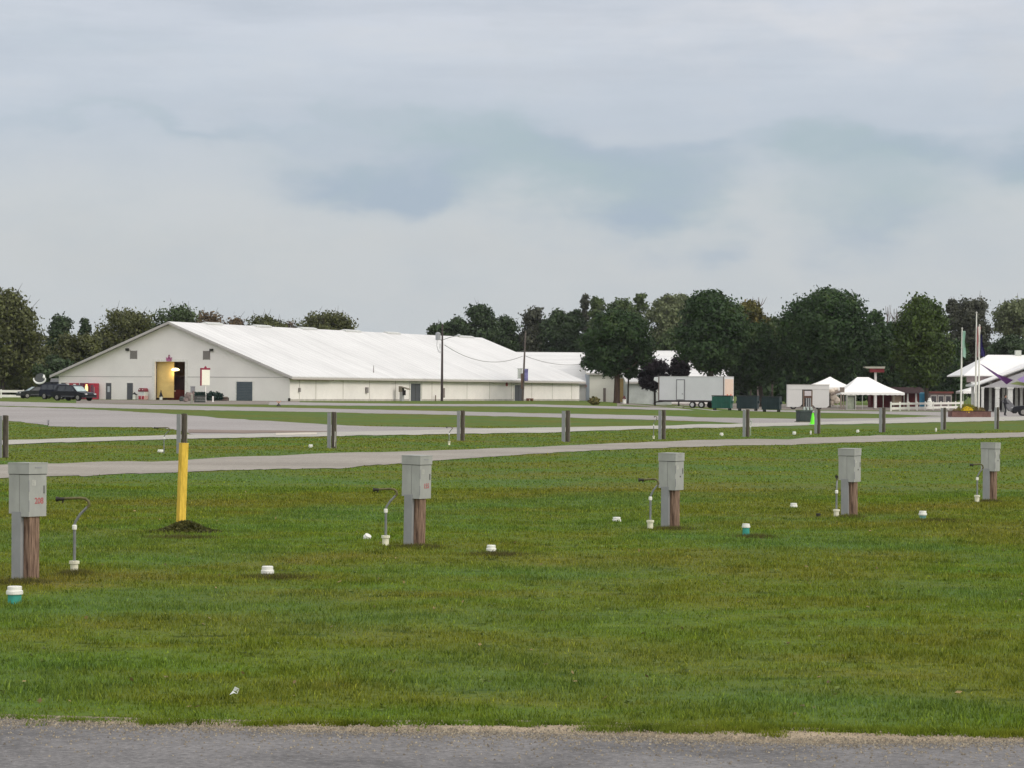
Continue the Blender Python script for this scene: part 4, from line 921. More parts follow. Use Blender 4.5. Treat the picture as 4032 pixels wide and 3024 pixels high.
# ------------------------------------------------------------------ vehicles
glassd = M('car_glass', (.03, .035, .04), .15, .1, 2, spec=.6)
glassl = M('pale_windscreen', (.36, .44, .44), .25, .2, 3, spec=.6)
tyre = M('tyre', (.015, .015, .015), .9)
rim = M('rim', (.30, .29, .27), .45, .1, 4, metal=.4)
def wheel(t, x, y, r, w_, side, rimm=rim):
    m = MB().cylx(x, y, r, r, w_, 24).build('wheel', tyre, t)
    q = MB().cylx(x, y+side*(w_/2+.004), r, r*.62, .02, 18)
    for k in range(6):
        a = k*math.pi/3; q.tube([(x+r*.1*math.cos(a), y+side*(w_/2+.02), r+r*.1*math.sin(a)), (x+r*.55*math.cos(a), y+side*(w_/2+.02), r+r*.55*math.sin(a))], .03, 4)
    q.build('rim', rimm, m)
def car(name, label, cat, px, pbot, ang, Lc, Wc, body, cabin, paint, wx, r=.34, windscreen=glassd, windows=(), Y=None, lights=True):
    """x forward; body/cabin = side outlines (x,z)"""
    x, y = G(px, pbot)
    if Y: x, y = x*Y/y, Y
    t = thing(name, label, cat, x, y, ang)
    w_ = Wc/2
    MB().prism(body, 'y', -w_*.97, 0, body).prism(body, 'y', 0, w_*.97).build('body', paint, t)
    tp = [(x_*1.0, z_) for x_, z_ in cabin]
    zt = max(z for _, z in cabin); zb = min(z for _, z in cabin); vs = []; n = len(cabin)
    for s_ in (-1, 1):
        for x_, z_ in cabin: vs.append((x_, s_*w_*(.93-.20*(z_-zb)/(zt-zb)), z_))
    m = MB().add(vs, [tuple(range(n))[::-1], tuple(range(n, 2*n))]+[(i, (i+1) % n, n+(i+1) % n, n+i) for i in range(n)])
    m.build('cabin', paint, t)
    k = .20/(zt-zb)
    for a0, a1, b0, b1, z0, z1 in windows:      # side windows: lower x0,x1, upper x0,x1
        for s_ in (-1, 1):
            f = lambda z: s_*(w_*(.93-k*(z-zb))+.012); g = lambda z: s_*(w_*(.93-k*(z-zb))-.02)
            P = [(a0, z0), (a1, z0), (b1, z1), (b0, z1)]
            MB().add([(q[0], f(q[1]), q[1]) for q in P]+[(q[0], g(q[1]), q[1]) for q in P], [(0, 1, 2, 3), (4, 5, 6, 7), (0, 1, 5, 4), (1, 2, 6, 5), (2, 3, 7, 6), (3, 0, 4, 7)]).build('window', glassd, t)
    # windscreen and rear window on the sloped faces of the cabin outline
    hi = [p for p in cabin if p[1] > zt-.12]; fx = max(hi); rx = min(hi); fb_ = max(cabin); rb_ = min(cabin)
    for A_, B_, mt in ((fb_, fx, windscreen), (rb_, rx, glassd)):
        d = Vector((B_[0]-A_[0], B_[1]-A_[1])); nn = Vector((-d.y, d.x)).normalized()*(-.015 if A_ is fb_ else .015)
        P = [Vector(A_)+d*.1+nn, Vector(A_)+d*.92+nn]
        yy = lambda z: w_*(.93-k*(z-zb))*.9
        MB().add([(P[0].x, -yy(P[0].y), P[0].y), (P[0].x, yy(P[0].y), P[0].y), (P[1].x, yy(P[1].y), P[1].y), (P[1].x, -yy(P[1].y), P[1].y),
                  (P[0].x-nn.x*2, -yy(P[0].y), P[0].y-nn.y*2), (P[0].x-nn.x*2, yy(P[0].y), P[0].y-nn.y*2), (P[1].x-nn.x*2, yy(P[1].y), P[1].y-nn.y*2), (P[1].x-nn.x*2, -yy(P[1].y), P[1].y-nn.y*2)],
                 [(0, 1, 2, 3), (4, 5, 6, 7), (0, 1, 5, 4), (1, 2, 6, 5), (2, 3, 7, 6), (3, 0, 4, 7)]).build('windscreen' if A_ is fb_ else 'rear_window', mt, t)
    for xx in wx:
        for s_ in (-1, 1): wheel(t, xx, s_*(w_-.10), r, .24, s_)
    if lights:
        xf = max(p[0] for p in body); xr = min(p[0] for p in body); zl = .68
        for s_ in (-1, 1):
            MB().box(xf-.12, xf+.012, s_*w_*.72-.14, s_*w_*.72+.14, zl-.07, zl+.07, .02).build('headlight', M('headlight', (.5, .5, .5), .2), t)
            MB().box(xr-.012, xr+.1, s_*w_*.78-.1, s_*w_*.78+.1, zl, zl+.22, .02).build('tail_light', M('tail_light', (.3, .02, .02), .3), t)
        MB().box(xf-.06, xf+.05, -w_*.92, w_*.92, .32, .46, .03).build('bumper', M('bumper', (.03, .03, .032), .6), t)
        MB().box(-.9, .9, -w_*.974, -w_*.96, .42, .50).box(-.9, .9, w_*.96, w_*.974, .42, .50).build('side_moulding', M('moulding', (.10, .10, .11), .5), t)
    return t
pb = M('black_paint', (.008, .009, .013), .4, .1, 2, spec=.22); pn = M('navy_paint', (.006, .008, .020), .4, .1, 2, spec=.22); pg = M('charcoal_paint', (.016, .02, .02), .45, .1, 2, spec=.22)
sedan = [(-2.3, .35), (2.3, .35), (2.36, .6), (2.2, .80), (1.2, .92), (-1.7, .96), (-2.3, .9), (-2.36, .6)]
sed_c = [(-1.95, .93), (1.25, .90), (.50, 1.50), (.2, 1.60), (-1.2, 1.60), (-1.6, 1.48)]
suv = [(-2.25, .38), (2.25, .38), (2.3, .7), (2.2, .98), (1.2, 1.08), (-2.2, 1.08), (-2.32, .7)]
suv_c = [(-2.15, 1.06), (1.3, 1.04), (.75, 1.60), (.4, 1.74), (-1.8, 1.74), (-2.1, 1.6)]
cars = 'cars parked on the grass by the vending machines'
c1 = car('parked_car', 'dark sedan nose towards the glowing vending machine, rightmost of the parked vehicles', 'car', 289, 1578, R(-33), 4.7, 1.8, sedan, sed_c, pb, (-1.42, 1.42), .33, glassl, [(-1.45, -.45, -1.3, -.45, .96, 1.48), (-.38, .95, -.38, .38, .96, 1.48)])
c2 = car('parked_suv', 'tall dark blue wagon with a pale front wheel, middle of the parked vehicles', 'car', 232, 1573, R(-38), 4.6, 1.85, suv, suv_c, pn, (-1.4, 1.4), .37, glassl, [(-2.0, -1.1, -1.95, -1.1, 1.1, 1.62), (-1.0, -.1, -1.0, -.1, 1.1, 1.62), (0, .95, 0, .6, 1.1, 1.62)])
c3 = car('parked_car', 'charcoal hatchback facing left with pale windscreen, leftmost of the parked vehicles', 'car', 142, 1569, R(180+28), 4.2, 1.75, [(x*.92, z) for x, z in sedan], [(-2.0, .93), (1.15, .9), (.3, 1.42), (-1.6, 1.42)], pg, (-1.3, 1.35), .32, glassl, [(-1.3, -.4, -1.3, -.4, .96, 1.34), (-.3, .8, -.3, .2, .96, 1.34)])
for c in (c1, c2, c3): c['group'] = cars
# dark camper with pale rounded roof and white curved rim behind the cars
x, y = 0, 292.0
a0 = at(212, 1500, y); t = thing('camper_trailer', 'tall black camper trailer with curved white rim on its roof end', 'trailer', a0.x+.5, y, R(-25))
MB().prism([(-2.2, .35), (2.6, .35), (2.75, 1.2), (2.6, 1.9), (1.2, 2.0), (-1.6, 2.0), (-2.2, 1.8)], 'y', -1.1, 1.1).build('body', M('camper_black', (.012, .014, .018), .5), t)
MB().prism([(-.5, 2.01), (2.7, 1.92), (2.9, 2.1), (1.2, 2.45), (-.4, 2.40)], 'y', -.9, .9).build('roof_pod', M('camper_grey', (.26, .26, .27), .6), t)
arc = [(-1.85+.85*math.cos(q), -1.16, 2.36+.56*math.sin(q)) for q in [R(170+i*(200/16)) for i in range(17)]]
MB().tube(arc, [.07+.06*math.sin(math.pi*i/16) for i in range(17)], 8).lathe([(.05, 0), (.16, .12), (.10, .35), (.03, .48)], 8, (-1.22, -1.16, 2.4)).build('white_rim', M('rim_white', (.85, .86, .82), .5), t)
MB().cylx(-1.85, -1.0, 2.30, .70, .2, 24).build('rim_disc', M('camper_disc', (.10, .105, .105), .6), t)
for s_ in (-1, 1): wheel(t, .3, s_*1.0, .35, .22, s_)

# white box trailer
x, y = G(2724, 1606); s = mpp(y)
t = thing('box_trailer', 'long white enclosed trailer with side door and tandem wheels under the big trees', 'trailer', x+.5, y+.6, R(-31))
LT = 8.3; HT = 2.75; z0 = .85
wt_ = M('trailer_white', (.62, .63, .64), .45, .05, .6)
MB().box(-LT/2, LT/2, -1.25, 1.25, z0, z0+HT-.1, .03).build('body', wt_, t)
MB().box(-LT/2-.02, LT/2+.02, -1.27, 1.27, z0+HT-.1, z0+HT).build('roof', M('trailer_roof', (.45, .45, .45), .6), t)
MB().box(-LT/2-.01, LT/2+.01, -1.275, -1.255, z0-.12, z0+.02).box(-LT/2-.01, LT/2+.01, 1.255, 1.275, z0-.12, z0+.02).box(-LT/2, LT/2, -1.2, 1.2, z0-.18, z0-.002).build('lower_rail', M('rail_dark', (.05, .04, .045), .6), t)
MB().box(-LT/2-.03, -LT/2+.10, -1.29, -1.26, z0-.02, z0+HT-.02).box(LT/2-.10, LT/2+.03, -1.29, -1.26, z0-.02, z0+HT-.02).build('corner_trim', M('corner_dark', (.16, .13, .12), .6), t)
d = MB().box(-.32*LT/2-.45, -.32*LT/2+.45, -1.30, -1.253, z0+.12, z0+2.3, .02).build('door', wt_, t)
fm = M('door_trim', (.20, .20, .21), .6); cx = -.32*LT/2
MB().box(cx-.55, cx-.45, -1.31, -1.252, z0+.04, z0+2.4).box(cx+.45, cx+.55, -1.31, -1.252, z0+.04, z0+2.4).box(cx-.45, cx+.45, -1.31, -1.252, z0+2.3, z0+2.4).box(cx-.45, cx+.45, -1.31, -1.252, z0+.04, z0+.12).build('door_frame', fm, d)
MB().box(cx+.2, cx+.35, -1.34, -1.30, z0+.7, z0+.78).build('handle', fm, d)
MB().box(LT/2+.003, LT/2+.03, -1.1, 1.1, z0+.08, z0+HT-.3).build('rear_door', M('rear_cream', (.66, .52, .42), .5, .05, 1), t)
for s_ in (-.45, .45): MB().box(LT/2+.031, LT/2+.05, s_-.13, s_+.13, z0+.35, z0+.75).build('tail_light', M('tl_red', (.55, .10, .06), .4), t)
MB().prism([(-LT/2-.02, z0+HT-.05), (-LT/2-.75, z0+HT-.12), (-LT/2-.82, z0+HT-.45), (-LT/2-.02, z0+HT-.85)], 'y', -.9, .5).build('nose_unit', M('nose_white', (.72, .74, .73), .5), t)
MB().tube([(-LT/2, -.9, z0-.1), (-LT/2-1.2, 0, z0-.25)], .06, 6).tube([(-LT/2, .9, z0-.1), (-LT/2-1.2, 0, z0-.25)], .06, 6).tube([(-LT/2-1.1, 0, z0+.3), (-LT/2-1.1, 0, 0)], .05, 6).build('tow_bar', black, t)
MB().lathe([(.02, -.13), (.15, 0), (.02, .13)], 10, (-LT/2-.15, -1.1, z0+.95)).build('marker_lamp', pvc, t)
for xx in (.15, 1.3):
    for s_ in (-1, 1): wheel(t, xx, s_*1.1, .37, .24, s_, M('white_rim', (.55, .55, .55), .5))
MB().box(-.35, 1.8, -1.26, -1.1, .78, .88).build('mudguard', black, t)
MB().box(2.2, LT/2, -.8, .8, .25, .8).build('under_box', dark, t)
MB().box(-2.1, -1.2, -1.0, -.6, .0, .18).build('chock', M('chock', (.5, .48, .36), .8), t)

# white box truck body with panels and bagged load at its right end
x, y = G(3204, 1612); s = mpp(y)
t = thing('box_truck', 'white box body with notched skirt and wrapped bundles at its right end', 'box truck', x, y, R(-4))
b0, b1 = -104*s, 60*s; zt = 96*s; zb = 9*s
def S(px): return (px-3204)*s
MB().box(b0, b1, -.03, 2.3, 78*s, zt, .02).prism([(b0, zb), (S(3146), zb), (S(3158), zb+10*s), (S(3158), 78*s), (b0, 78*s)], 'y', 0, 2.3).prism([(S(3198), zb+10*s), (S(3210), zb-2*s), (S(3254), zb-2*s), (b1, zb+6*s), (b1, 78*s), (S(3198), 78*s)], 'y', 0, 2.3).build('body', M('box_white', (.62, .61, .59), .6, .04, .5), t)
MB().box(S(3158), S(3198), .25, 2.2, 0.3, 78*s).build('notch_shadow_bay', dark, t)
MB().box(b0-.02, b1+.05, -.06, 2.35, zt, zt+.06).build('roof_edge', M('edge_grey', (.40, .38, .35), .7), t)
MB().box(b0+.05, b1, .3, 2.0, .25, zb-.01).build('chassis', dark, t)
wp = M('wrapped_cream', (.64, .56, .47), .7, .18, 2)
for i, (px, zz_, r_, r2) in enumerate([(3277, 72, 14, 10), (3290, 78, 13, 8), (3283, 50, 15, 15), (3296, 36, 13, 14), (3279, 28, 9, 14)]):
    MB().lathe([(.05*s, -r2*s), (r_*s*.7, -r2*s*.75), (r_*s, -r2*s*.1), (r_*s*.8, r2*s*.6), (.1, r2*s)], 14, (S(px), .6+.1*i, zz_*s)).build('wrapped_bundle', wp, t)
MB().tube([(S(3270), .2, 58*s), (S(3318), .2, 76*s)], .12, 8).box(S(3306), S(3324), .1, .35, 68*s, 88*s).box(S(3308), S(3314), .1, .3, 2*s, 60*s).box(S(3319), S(3323), .1, .3, 2*s, 60*s).build('lift_frame', M('lift_brown', (.22, .18, .15), .7), t)
for xx in (S(3125), S(3225)):
    for s_ in (0.2, 2.0): wheel(t, xx, s_, .30, .24, -1)
x, y = G(3352, 1614); s = mpp(y)
t = thing('storage_cabinet', 'pale grey green open cabinet under the left edge of the large tent', 'cabinet', x, y, R(3))
MB().box(-19*s, 19*s, .5, .55, 0, 58*s).box(-19*s, -15*s, 0, .5, 0, 58*s).box(15*s, 19*s, 0, .5, 0, 58*s).box(-15*s, 15*s, 0, .5, 55*s, 58*s).box(-15*s, 15*s, 0, .5, 0, 3*s).build('frame', M('cab_grey', (.34, .34, .30), .8), t)
MB().box(-14*s, 13*s, .2, .4, 3.2*s, 52*s, .05).build('stored_sheet', M('cab_green', (.30, .33, .25), .8, .3, 1.5), t)
# forklift-like hoist in front
x, y = G(3180, 1617); s = mpp(y)
t = thing('forklift', 'upright brown mast with silver rails in front of the white box body', 'forklift', x, y, 0)
for xx in (-16, 16): MB().box((xx-2.5)*s, (xx+2.5)*s, -.1, .1, 12*s, 80*s).build('mast_rail', M('mast_brown', (.17, .12, .09), .6), t)
MB().box(-13*s, 13*s, -.13, .05, 58*s, 78*s, .03).build('upper_plate', M('plate_pink', (.50, .46, .46), .6), t)
MB().box(-16*s, 16*s, -.15, .0, 50*s, 57*s).build('cross_beam', M('beam_dark', (.10, .05, .035), .6), t)
for xx in (-6, 1.5, 9): MB().tube([(xx*s, -.1, 8*s), (xx*s, -.1, 50*s)], .055, 8).build('ram', M('ram_silver', (.34, .35, .35), .4, metal=.3), t)
for xx in (-14, 0, 14): MB().lathe([(.10, 0), (.14, .1), (.11, .3), (.04, .4)], 8, (xx*s, -.1, 0)).build('foot', M('foot_pale', (.38, .44, .40), .7), t)
MB().box(-18*s, 18*s, -.05, .5, .1, 12*s).build('chassis', black, t)

# dumpsters
def dumpster(px0, px1, ptop, pbot, mat, label, lidm):
    x, y = G((px0+px1)/2, pbot); s = mpp(y); w_ = (px1-px0)*s*.44; h = (pbot-ptop)*s
    t = thing('dumpster', label, 'dumpster', x, y, R(-14), 'steel dumpsters beside the trailer')
    MB().prism([(-.75, .22), (.6, .22), (.78, h*.80), (.6, h*.98), (-.78, h*.98)], 'x', -w_, w_).build('bin', mat, t)
    m = MB()
    for i in range(5): m.box(-w_+i*w_/2-.03+(.04 if i == 0 else -.04 if i == 4 else 0), -w_+i*w_/2+.03+(.04 if i == 0 else -.04 if i == 4 else 0), -.80, -.752, .25, h*.9)
    m.box(-w_, w_, -.82, -.752, h*.58, h*.64).build('rib', mat, t)
    for s_ in (-1, 1): MB().prism([(-.82, h*.99), (.62, h*.99), (.84, h*.82), (.88, h*.86), (.66, h*1.04), (-.82, h*1.06)], 'x', min(s_*w_*1.03, s_*.02), max(s_*w_*1.03, s_*.02)).build('lid', lidm, t)
    for a_ in (-1, 1):
        MB().box(a_*w_-.0+(0.005 if a_ > 0 else -.14), a_*w_+(.14 if a_ > 0 else -.005), -.3, .3, h*.52, h*.68).build('lift_sleeve', mat, t)
        for b_ in (-.55, .45): MB().cylx(a_*w_*.8, b_, .10, .10, .07, 14).box(a_*w_*.8-.06, a_*w_*.8+.06, b_-.04, b_+.04, .10, .24).build('caster', black, t)
gd = M('dumpster_green', (.012, .085, .06), .55, .15, 2); gk = M('dumpster_dark', (.010, .024, .027), .6, .2, 2); lk = M('lid_black', (.02, .025, .025), .6)
dumpster(2802, 2886, 1560, 1616, gd, 'bright green dumpster at the right end of the white trailer', lk)
dumpster(2899, 2990, 1560, 1618, gk, 'very dark green dumpster, middle of the three', lk)
dumpster(2998, 3078, 1563, 1622, gk, 'very dark dumpster nearest the notched white box', lk)
# pad transformer and cone
x, y = G(3166, 1663); s = mpp(y)
t = thing('transformer_box', 'squat dark green utility box on the grass island beside the green cone', 'utility box', x, y, R(12))
MB().box(-26*s, 26*s, -.4, .4, .06, 42*s, .03).build('cabinet', M('pad_green', (.028, .042, .038), .6, .15, 3), t)
MB().prism([(-.44, 42*s), (.44, 42*s), (.40, 47*s), (-.40, 48*s)], 'x', -27*s, 27*s).build('lid', M('pad_green', (.028, .042, .038)), t)
MB().box(-30*s, 30*s, -.5, .5, -.05, .06).build('plinth', M('plinth', (.16, .16, .12), .9), t)
MB().box(-.01, .01, -.405, -.401, .1, 40*s).box(.05, .12, -.42, -.401, .35, .42).build('door_seam', seam, t)
x, y = G(3200, 1672); s = mpp(y)
t = thing('traffic_cone', 'fluorescent green traffic cone at the roadside', 'traffic cone', x, y, .2)
neon = M('neon_green', (.16, .85, .03), .5, .05, 5, emit=(.16, 1, .02), estr=.0); r_ = 20*s
MB().box(-.21, .21, -.21, .21, 0, .05, .015).build('base', neon, t)
MB().lathe([(.17, .05), (.165, .07), (.055, 45*s-.02), (.045, 46*s), (.02, 46*s)], 24).build('cone', neon, t)

# ------------------------------------------------------------------ tents
tentm = M('tent_white', (.86, .85, .81), .6, .03, .6)
def tent(label, pxl, pxr, pyeave, r0, r1, pyr, Y, dep, valance=True, posts=(), pbase=1612):
    A = at(pxl, pyeave, Y); B = at(pxr, pyeave, Y); Rr = at(r0, pyr, Y+dep/2); Q = at(r1, pyr, Y+dep/2); cx = (A.x+B.x)/2; cy = Y+dep/2
    z0 = float(terr(cx, cy)); t = thing('frame_tent', label, 'tent', cx, cy, 0, 'white frame tents')
    ze = A.z-z0; zr_ = Rr.z-z0; w_ = (B.x-A.x)/2; d = dep/2
    vs = [(-w_, -d, ze), (w_, -d, ze), (w_, d, ze), (-w_, d, ze), (Rr.x-cx, 0, zr_), (Q.x-cx+.001, 0, zr_)]
    m = MB(); N = 8
    def sag(a, b, c_, d_):         # bilinear roof patch with a slight catenary sag
        vs_ = []; 
        for j in range(N+1):
            for i in range(N+1):
                u, v = i/N, j/N; p = (Vector(a)*(1-u)+Vector(b)*u)*(1-v)+(Vector(d_)*(1-u)+Vector(c_)*u)*v
                p.z -= .16*math.sin(math.pi*v)*(zr_-ze)*.5; vs_.append(p)
        m.add(vs_, [(j*(N+1)+i, j*(N+1)+i+1, (j+1)*(N+1)+i+1, (j+1)*(N+1)+i) for j in range(N) for i in range(N)])
    sag(vs[0], vs[1], vs[5], vs[4]); sag(vs[2], vs[3], vs[4], vs[5]); sag(vs[3], vs[0], vs[4], vs[4]); sag(vs[1], vs[2], vs[5], vs[5])
    m.build('canopy', tentm, t)
    v = MB()
    n = 26
    for (p, q) in ((0, 1), (1, 2), (2, 3), (3, 0)):
        P = Vector(vs[p]); Q_ = Vector(vs[q]); top = [P.lerp(Q_, i/n) for i in range(n+1)]
        v.add(top+[k_-Vector((0, 0, .24+.05*abs(math.sin(i*1.57)))) for i, k_ in enumerate(top)], [(i, i+1, n+2+i, n+1+i) for i in range(n)])
    v.build('valance', tentm, t)
    for sx in [-1+2*i/3 for i in range(4)]:
        for sy in (-1, 1): MB().tube([(sx*w_*.985, sy*d*.98, -.05), (sx*w_*.985, sy*d*.98, ze)], .035, 8).build('leg', M('tent_leg', (.40, .42, .36), .5), t)
    return t
tent('smaller white peaked tent behind the notched white box', 3176, 3362, 1524, 3268, 3269, 1483, 292, 5.0)
tent('large white hip roofed tent with scalloped edge beside the box body', 3312, 3562, 1545, 3375, 3420, 1485, 276, 7.5)
tent('small white tent seen behind the flagpoles under the pavilion eave', 3792, 3926, 1541, 3852, 3856, 1513, 300, 5)
x, y = at(3447, 1500, 300).xy
t = thing('ticket_tower', 'tall white post carrying a red sign box with pale flat top', 'sign', x, y, 0); z0 = float(terr(x, y))
zz = lambda py: at(3447, py, 300).z-z0
MB().box(-.14, .14, -.14, .14, -.1, zz(1466)).build('post', framew, t)
MB().box(-.75, 1.0, -.5, .5, zz(1466), zz(1451)).build('sign_box', M('tower_red', (.20, .025, .03), .6, .2, 2), t)
MB().prism([(-1.45, zz(1447)), (-1.1, zz(1451)), (1.05, zz(1451)), (1.08, zz(1443)), (-1.45, zz(1444))], 'y', -.7, .7).build('flat_top', M('tower_top', (.42, .40, .33), .7), t)

# ------------------------------------------------------------------ white rail fences
def rail_fence(label, pts, h, nb, rails, name='rail_fence'):
    (xa, ya), (xb, yb) = pts; Lf = math.hypot(xb-xa, yb-ya); an = math.atan2(yb-ya, xb-xa)
    t = thing(name, label, 'fence', xa, ya, an); fm_ = M('fence_white', (.78, .76, .70), .6, .05, 2)
    for i in range(nb+1):
        xx = Lf*i/nb; MB().box(xx-.075, xx+.075, -.075, .075, -.1, h*1.02).prism([(xx-.09, -.09), (xx+.09, -.09), (xx+.09, .09), (xx-.09, .09)], 'z', h*1.02, h*1.02+.06, [(xx-.02, -.02), (xx+.02, -.02), (xx+.02, .02), (xx-.02, .02)]).build('post', fm_, t)
    for z0, z1 in rails: MB().box(0, Lf, -.03, .03, z0*h, z1*h).build('rail', fm_, t)
rail_fence('white three bay board fence in front of the red booth, ending at the brick planter', (G(3508, 1619), G(3790, 1612)), .88, 9, [(.72, .98), (.18, .46)])
ya = 297.0; A = at(-260, 1560, ya); B = at(92, 1560, ya)
rail_fence('white two rail fence on the grass at the far left', ((A.x, ya), (B.x, ya)), .98, 4, [(.70, 1.0), (.10, .42)])

# ------------------------------------------------------------------ red booths, blue panel behind the fence
def block(name, label, cat, px0, px1, py0, py1, Y, dep, mat, group=None):
    A = at(px0, py0, Y); B = at(px1, py1, Y); x = (A.x+B.x)/2; z0 = float(terr(x, Y))
    return thing(name, label, cat, x, Y, 0, group), (B.x-A.x)/2, A.z-z0
redw = M('booth_red', (.13, .022, .025), .8, .2, 1)
t, w_, h = block('red_barn_booth', 'low dark red pavilion with white posts behind the large tent', 'pavilion', 3440, 3632, 1534, 1600, 312, 6, redw)
MB().box(-w_, w_, 2.5, 5, 0, h*.8).build('wall', redw, t); MB().prism([(-.5, h*.80), (5.4, h*.80), (2.5, h*1.15)], 'x', -w_-.3, w_+.3).build('roof', M('booth_roof', (.035, .014, .014), .8, .2, 1), t)
for px in (3449, 3574, 3607): 
    q = at(px, 1550, 312).x-t.location.x; MB().box(q-.1, q+.1, -.1, .1, -.1, h*.81).build('post', framew, t)
MB().box(at(3515, 1550, 312).x-t.location.x, at(3552, 1550, 312).x-t.location.x, .3, 1.0, .6, 1.5, .03).build('serving_cart', M('cart_tan', (.32, .24, .17), .8), t)
t, w_, h = block('game_booth', 'faded pink booth with white framed windows behind the white fence', 'booth', 3662, 3748, 1541, 1600, 306, 3, None)
MB().box(-w_, w_, 0, 3, 0, h).build('wall', M('booth_pink', (.34, .27, .26), .8, .2, 1), t)
MB().prism([(-.3, h*.88), (3.2, h*.88), (3.2, h), (-.3, h)], 'x', -w_-.15, w_+.15).build('roof', M('booth_brick', (.20, .07, .06), .8, .2, 2), t)
for i in range(3): 
    c_ = -w_+w_*2*(i+.5)/3
    f_ = MB().box(c_-w_*.28, c_+w_*.28, -.05, -.004, h*.30, h*.78).build('window', framew, t)
    MB().box(c_-w_*.22, c_+w_*.22, -.07, -.0505, h*.36, h*.72).build('pane', M('booth_pane', (.10, .09, .10), .4, .4, 4), f_)
t, w_, h = block('portable_toilet', 'bright blue upright cabin between the red pavilion and the tree trunk', 'portable toilet', 3625, 3646, 1545, 1600, 308, 1, None)
bl_ = M('bright_blue', (.05, .30, .48), .5, .15, 2)
MB().box(-w_, w_, 0, 1.0, 0, h*.93, .03).build('cabin', bl_, t); MB().prism([(-w_-.03, h*.93), (w_+.03, h*.93), (w_*.6, h), (-w_*.6, h)], 'y', -.04, 1.04).build('roof', M('pale_blue', (.15, .40, .55), .5), t)
MB().box(-w_*.6, w_*.6, -.02, -.003, .1, h*.88).build('door', M('door_blue', (.04, .24, .40), .5), t)
x, y = at(3660, 1575, 290).xy; t = thing('bottle_cooler', 'small bright white canister standing behind the white fence', 'cooler', x, y, 0)
MB().lathe([(.28, 0), (.28, .95), (.2, 1.05), (.16, 1.28), (.05, 1.32)], 14).build('body', pvc, t)

# ------------------------------------------------------------------ flagpoles and planter
x0_, y0_ = G(3824, 1643); s = mpp(y0_)
t = thing('brick_planter', 'low brown planter bed around the flagpoles, filled with yellow flowers', 'planter', x0_, y0_, R(-2)); wpl = 76*s; hp = 23*s
bk = M('planter_brick', (.16, .085, .07), .9, .25, 4)
MB().box(-wpl, wpl, -.12, .12, -.05, hp).box(-wpl, -wpl+.2, .13, 2.2, -.05, hp-.002).box(wpl-.2, wpl, .13, 2.2, -.05, hp-.002).box(-wpl+.2, wpl-.2, 2.0, 2.2, -.05, hp-.002).build('wall', bk, t)
MB().box(-wpl-.03, wpl+.03, -.15, .15, hp+.001, hp+.04).build('capping', M('cap_dark', (.07, .04, .035), .9), t)
MB().box(-wpl+.2, wpl-.2, .13, 1.99, 0, hp-.08).build('soil', M('soil'if 0 else 'soil', (.05, .035, .025), 1), t)
yl = leaf_mat('yellow_green_leaves', (.12, .13, .015), (.24, .22, .02), (.30, .24, .02), 3); yf = leaf_mat('yellow_blooms', (.55, .40, .01), (.75, .55, .02), None, 4); br = leaf_mat('bronze_leaves', (.12, .08, .03), (.20, .15, .06), None, 4)
def mound(nm, cx, rx, h, n, mat, yy=1.0, sz=.07):
    d = rng.normal(size=(n, 3)); d /= np.linalg.norm(d, axis=1)[:, None]; d[:, 2] = abs(d[:, 2]); r = rng.random(n)**.4
    c = d*r[:, None]*np.array([rx, .7, h])+np.array([cx, yy, hp-.1]); quads(nm, c, sz, mat, nrm=d, parent=t)
mound('green_mound', -.15, 1.0, .72, 3200, yl, 1.1); mound('yellow_blooms', -.25, .52, .50, 1500, yf, .55); mound('bronze_plants', .75, .6, .5, 1300, br, .9); mound('bronze_plants', -1.15, .3, .3, 500, br, .8)
fp = M('flagpole_white', (.68, .68, .62), .5)
def flagpole(px, pxt, ptop, label, yoff=.9, dz=0):
    x, y = at(px, 1600, y0_+yoff).xy; top = at(pxt, ptop, y0_+yoff); z0 = float(terr(x, y))
    t = thing('flagpole', label, 'flagpole', x, y, 0, 'white flagpoles in the planter')
    h = top.z-z0; dx = top.x-x
    MB().tube([(0, 0, 0), (dx*.5, 0, h*.5), (dx, 0, h)], [.085, .07, .045], 12).build('pole', fp, t)
    MB().lathe([(.01, -.09), (.09, 0), (.01, .09)], 12, (dx, 0, h+.06)).build('finial', M('finial', (.5, .5, .46), .4), t)
    return t
flagpole(3783, 3788, 1296, 'left white flagpole carrying the pale green flag')
flagpole(3841, 3845, 1234, 'tallest white flagpole, in the middle', 1.5)
flagpole(3853, 3857, 1284, 'right white flagpole carrying the striped and dark blue flags', .7)
def flag(px, py, ph, wtop, wbot, mat, label, yoff, stripes=None):
    a = at(px, py, y0_+yoff); s = mpp(y0_); h = ph*s; z = a.z-h; t = thing('flag', label, 'flag', a.x, a.y-.05, 0, z=z)
    vs = []; nx, nz = 8, 16
    for j in range(nz+1):
        v = j/nz; wd = (wtop*v+wbot*(1-v))*s*(1+.15*math.sin(v*7))
        for i in range(nx+1):
            u = i/nx; vs.append((wd*u+.02*math.sin(v*9), .07*math.sin(u*9+v*2.5)*(.4+u), h*v-.10*h*u*(1-v)*.8))
    fs = [(j*(nx+1)+i, j*(nx+1)+i+1, (j+1)*(nx+1)+i+1, (j+1)*(nx+1)+i) for j in range(nz) for i in range(nx)]
    n_ = len(vs); m = MB().add(vs+[(p[0], p[1]+.012, p[2]) for p in vs], fs+[tuple(q+n_ for q in f[::-1]) for f in fs], True)
    o = m.build('cloth', mat, t); return t
flag(3790, 1303, 100, 9, 12, M('pale_green_flag', (.48, .58, .50), .8, .2, 2, col2=(.25, .50, .38)), 'limp pale green and white flag on the left flagpole', .85)
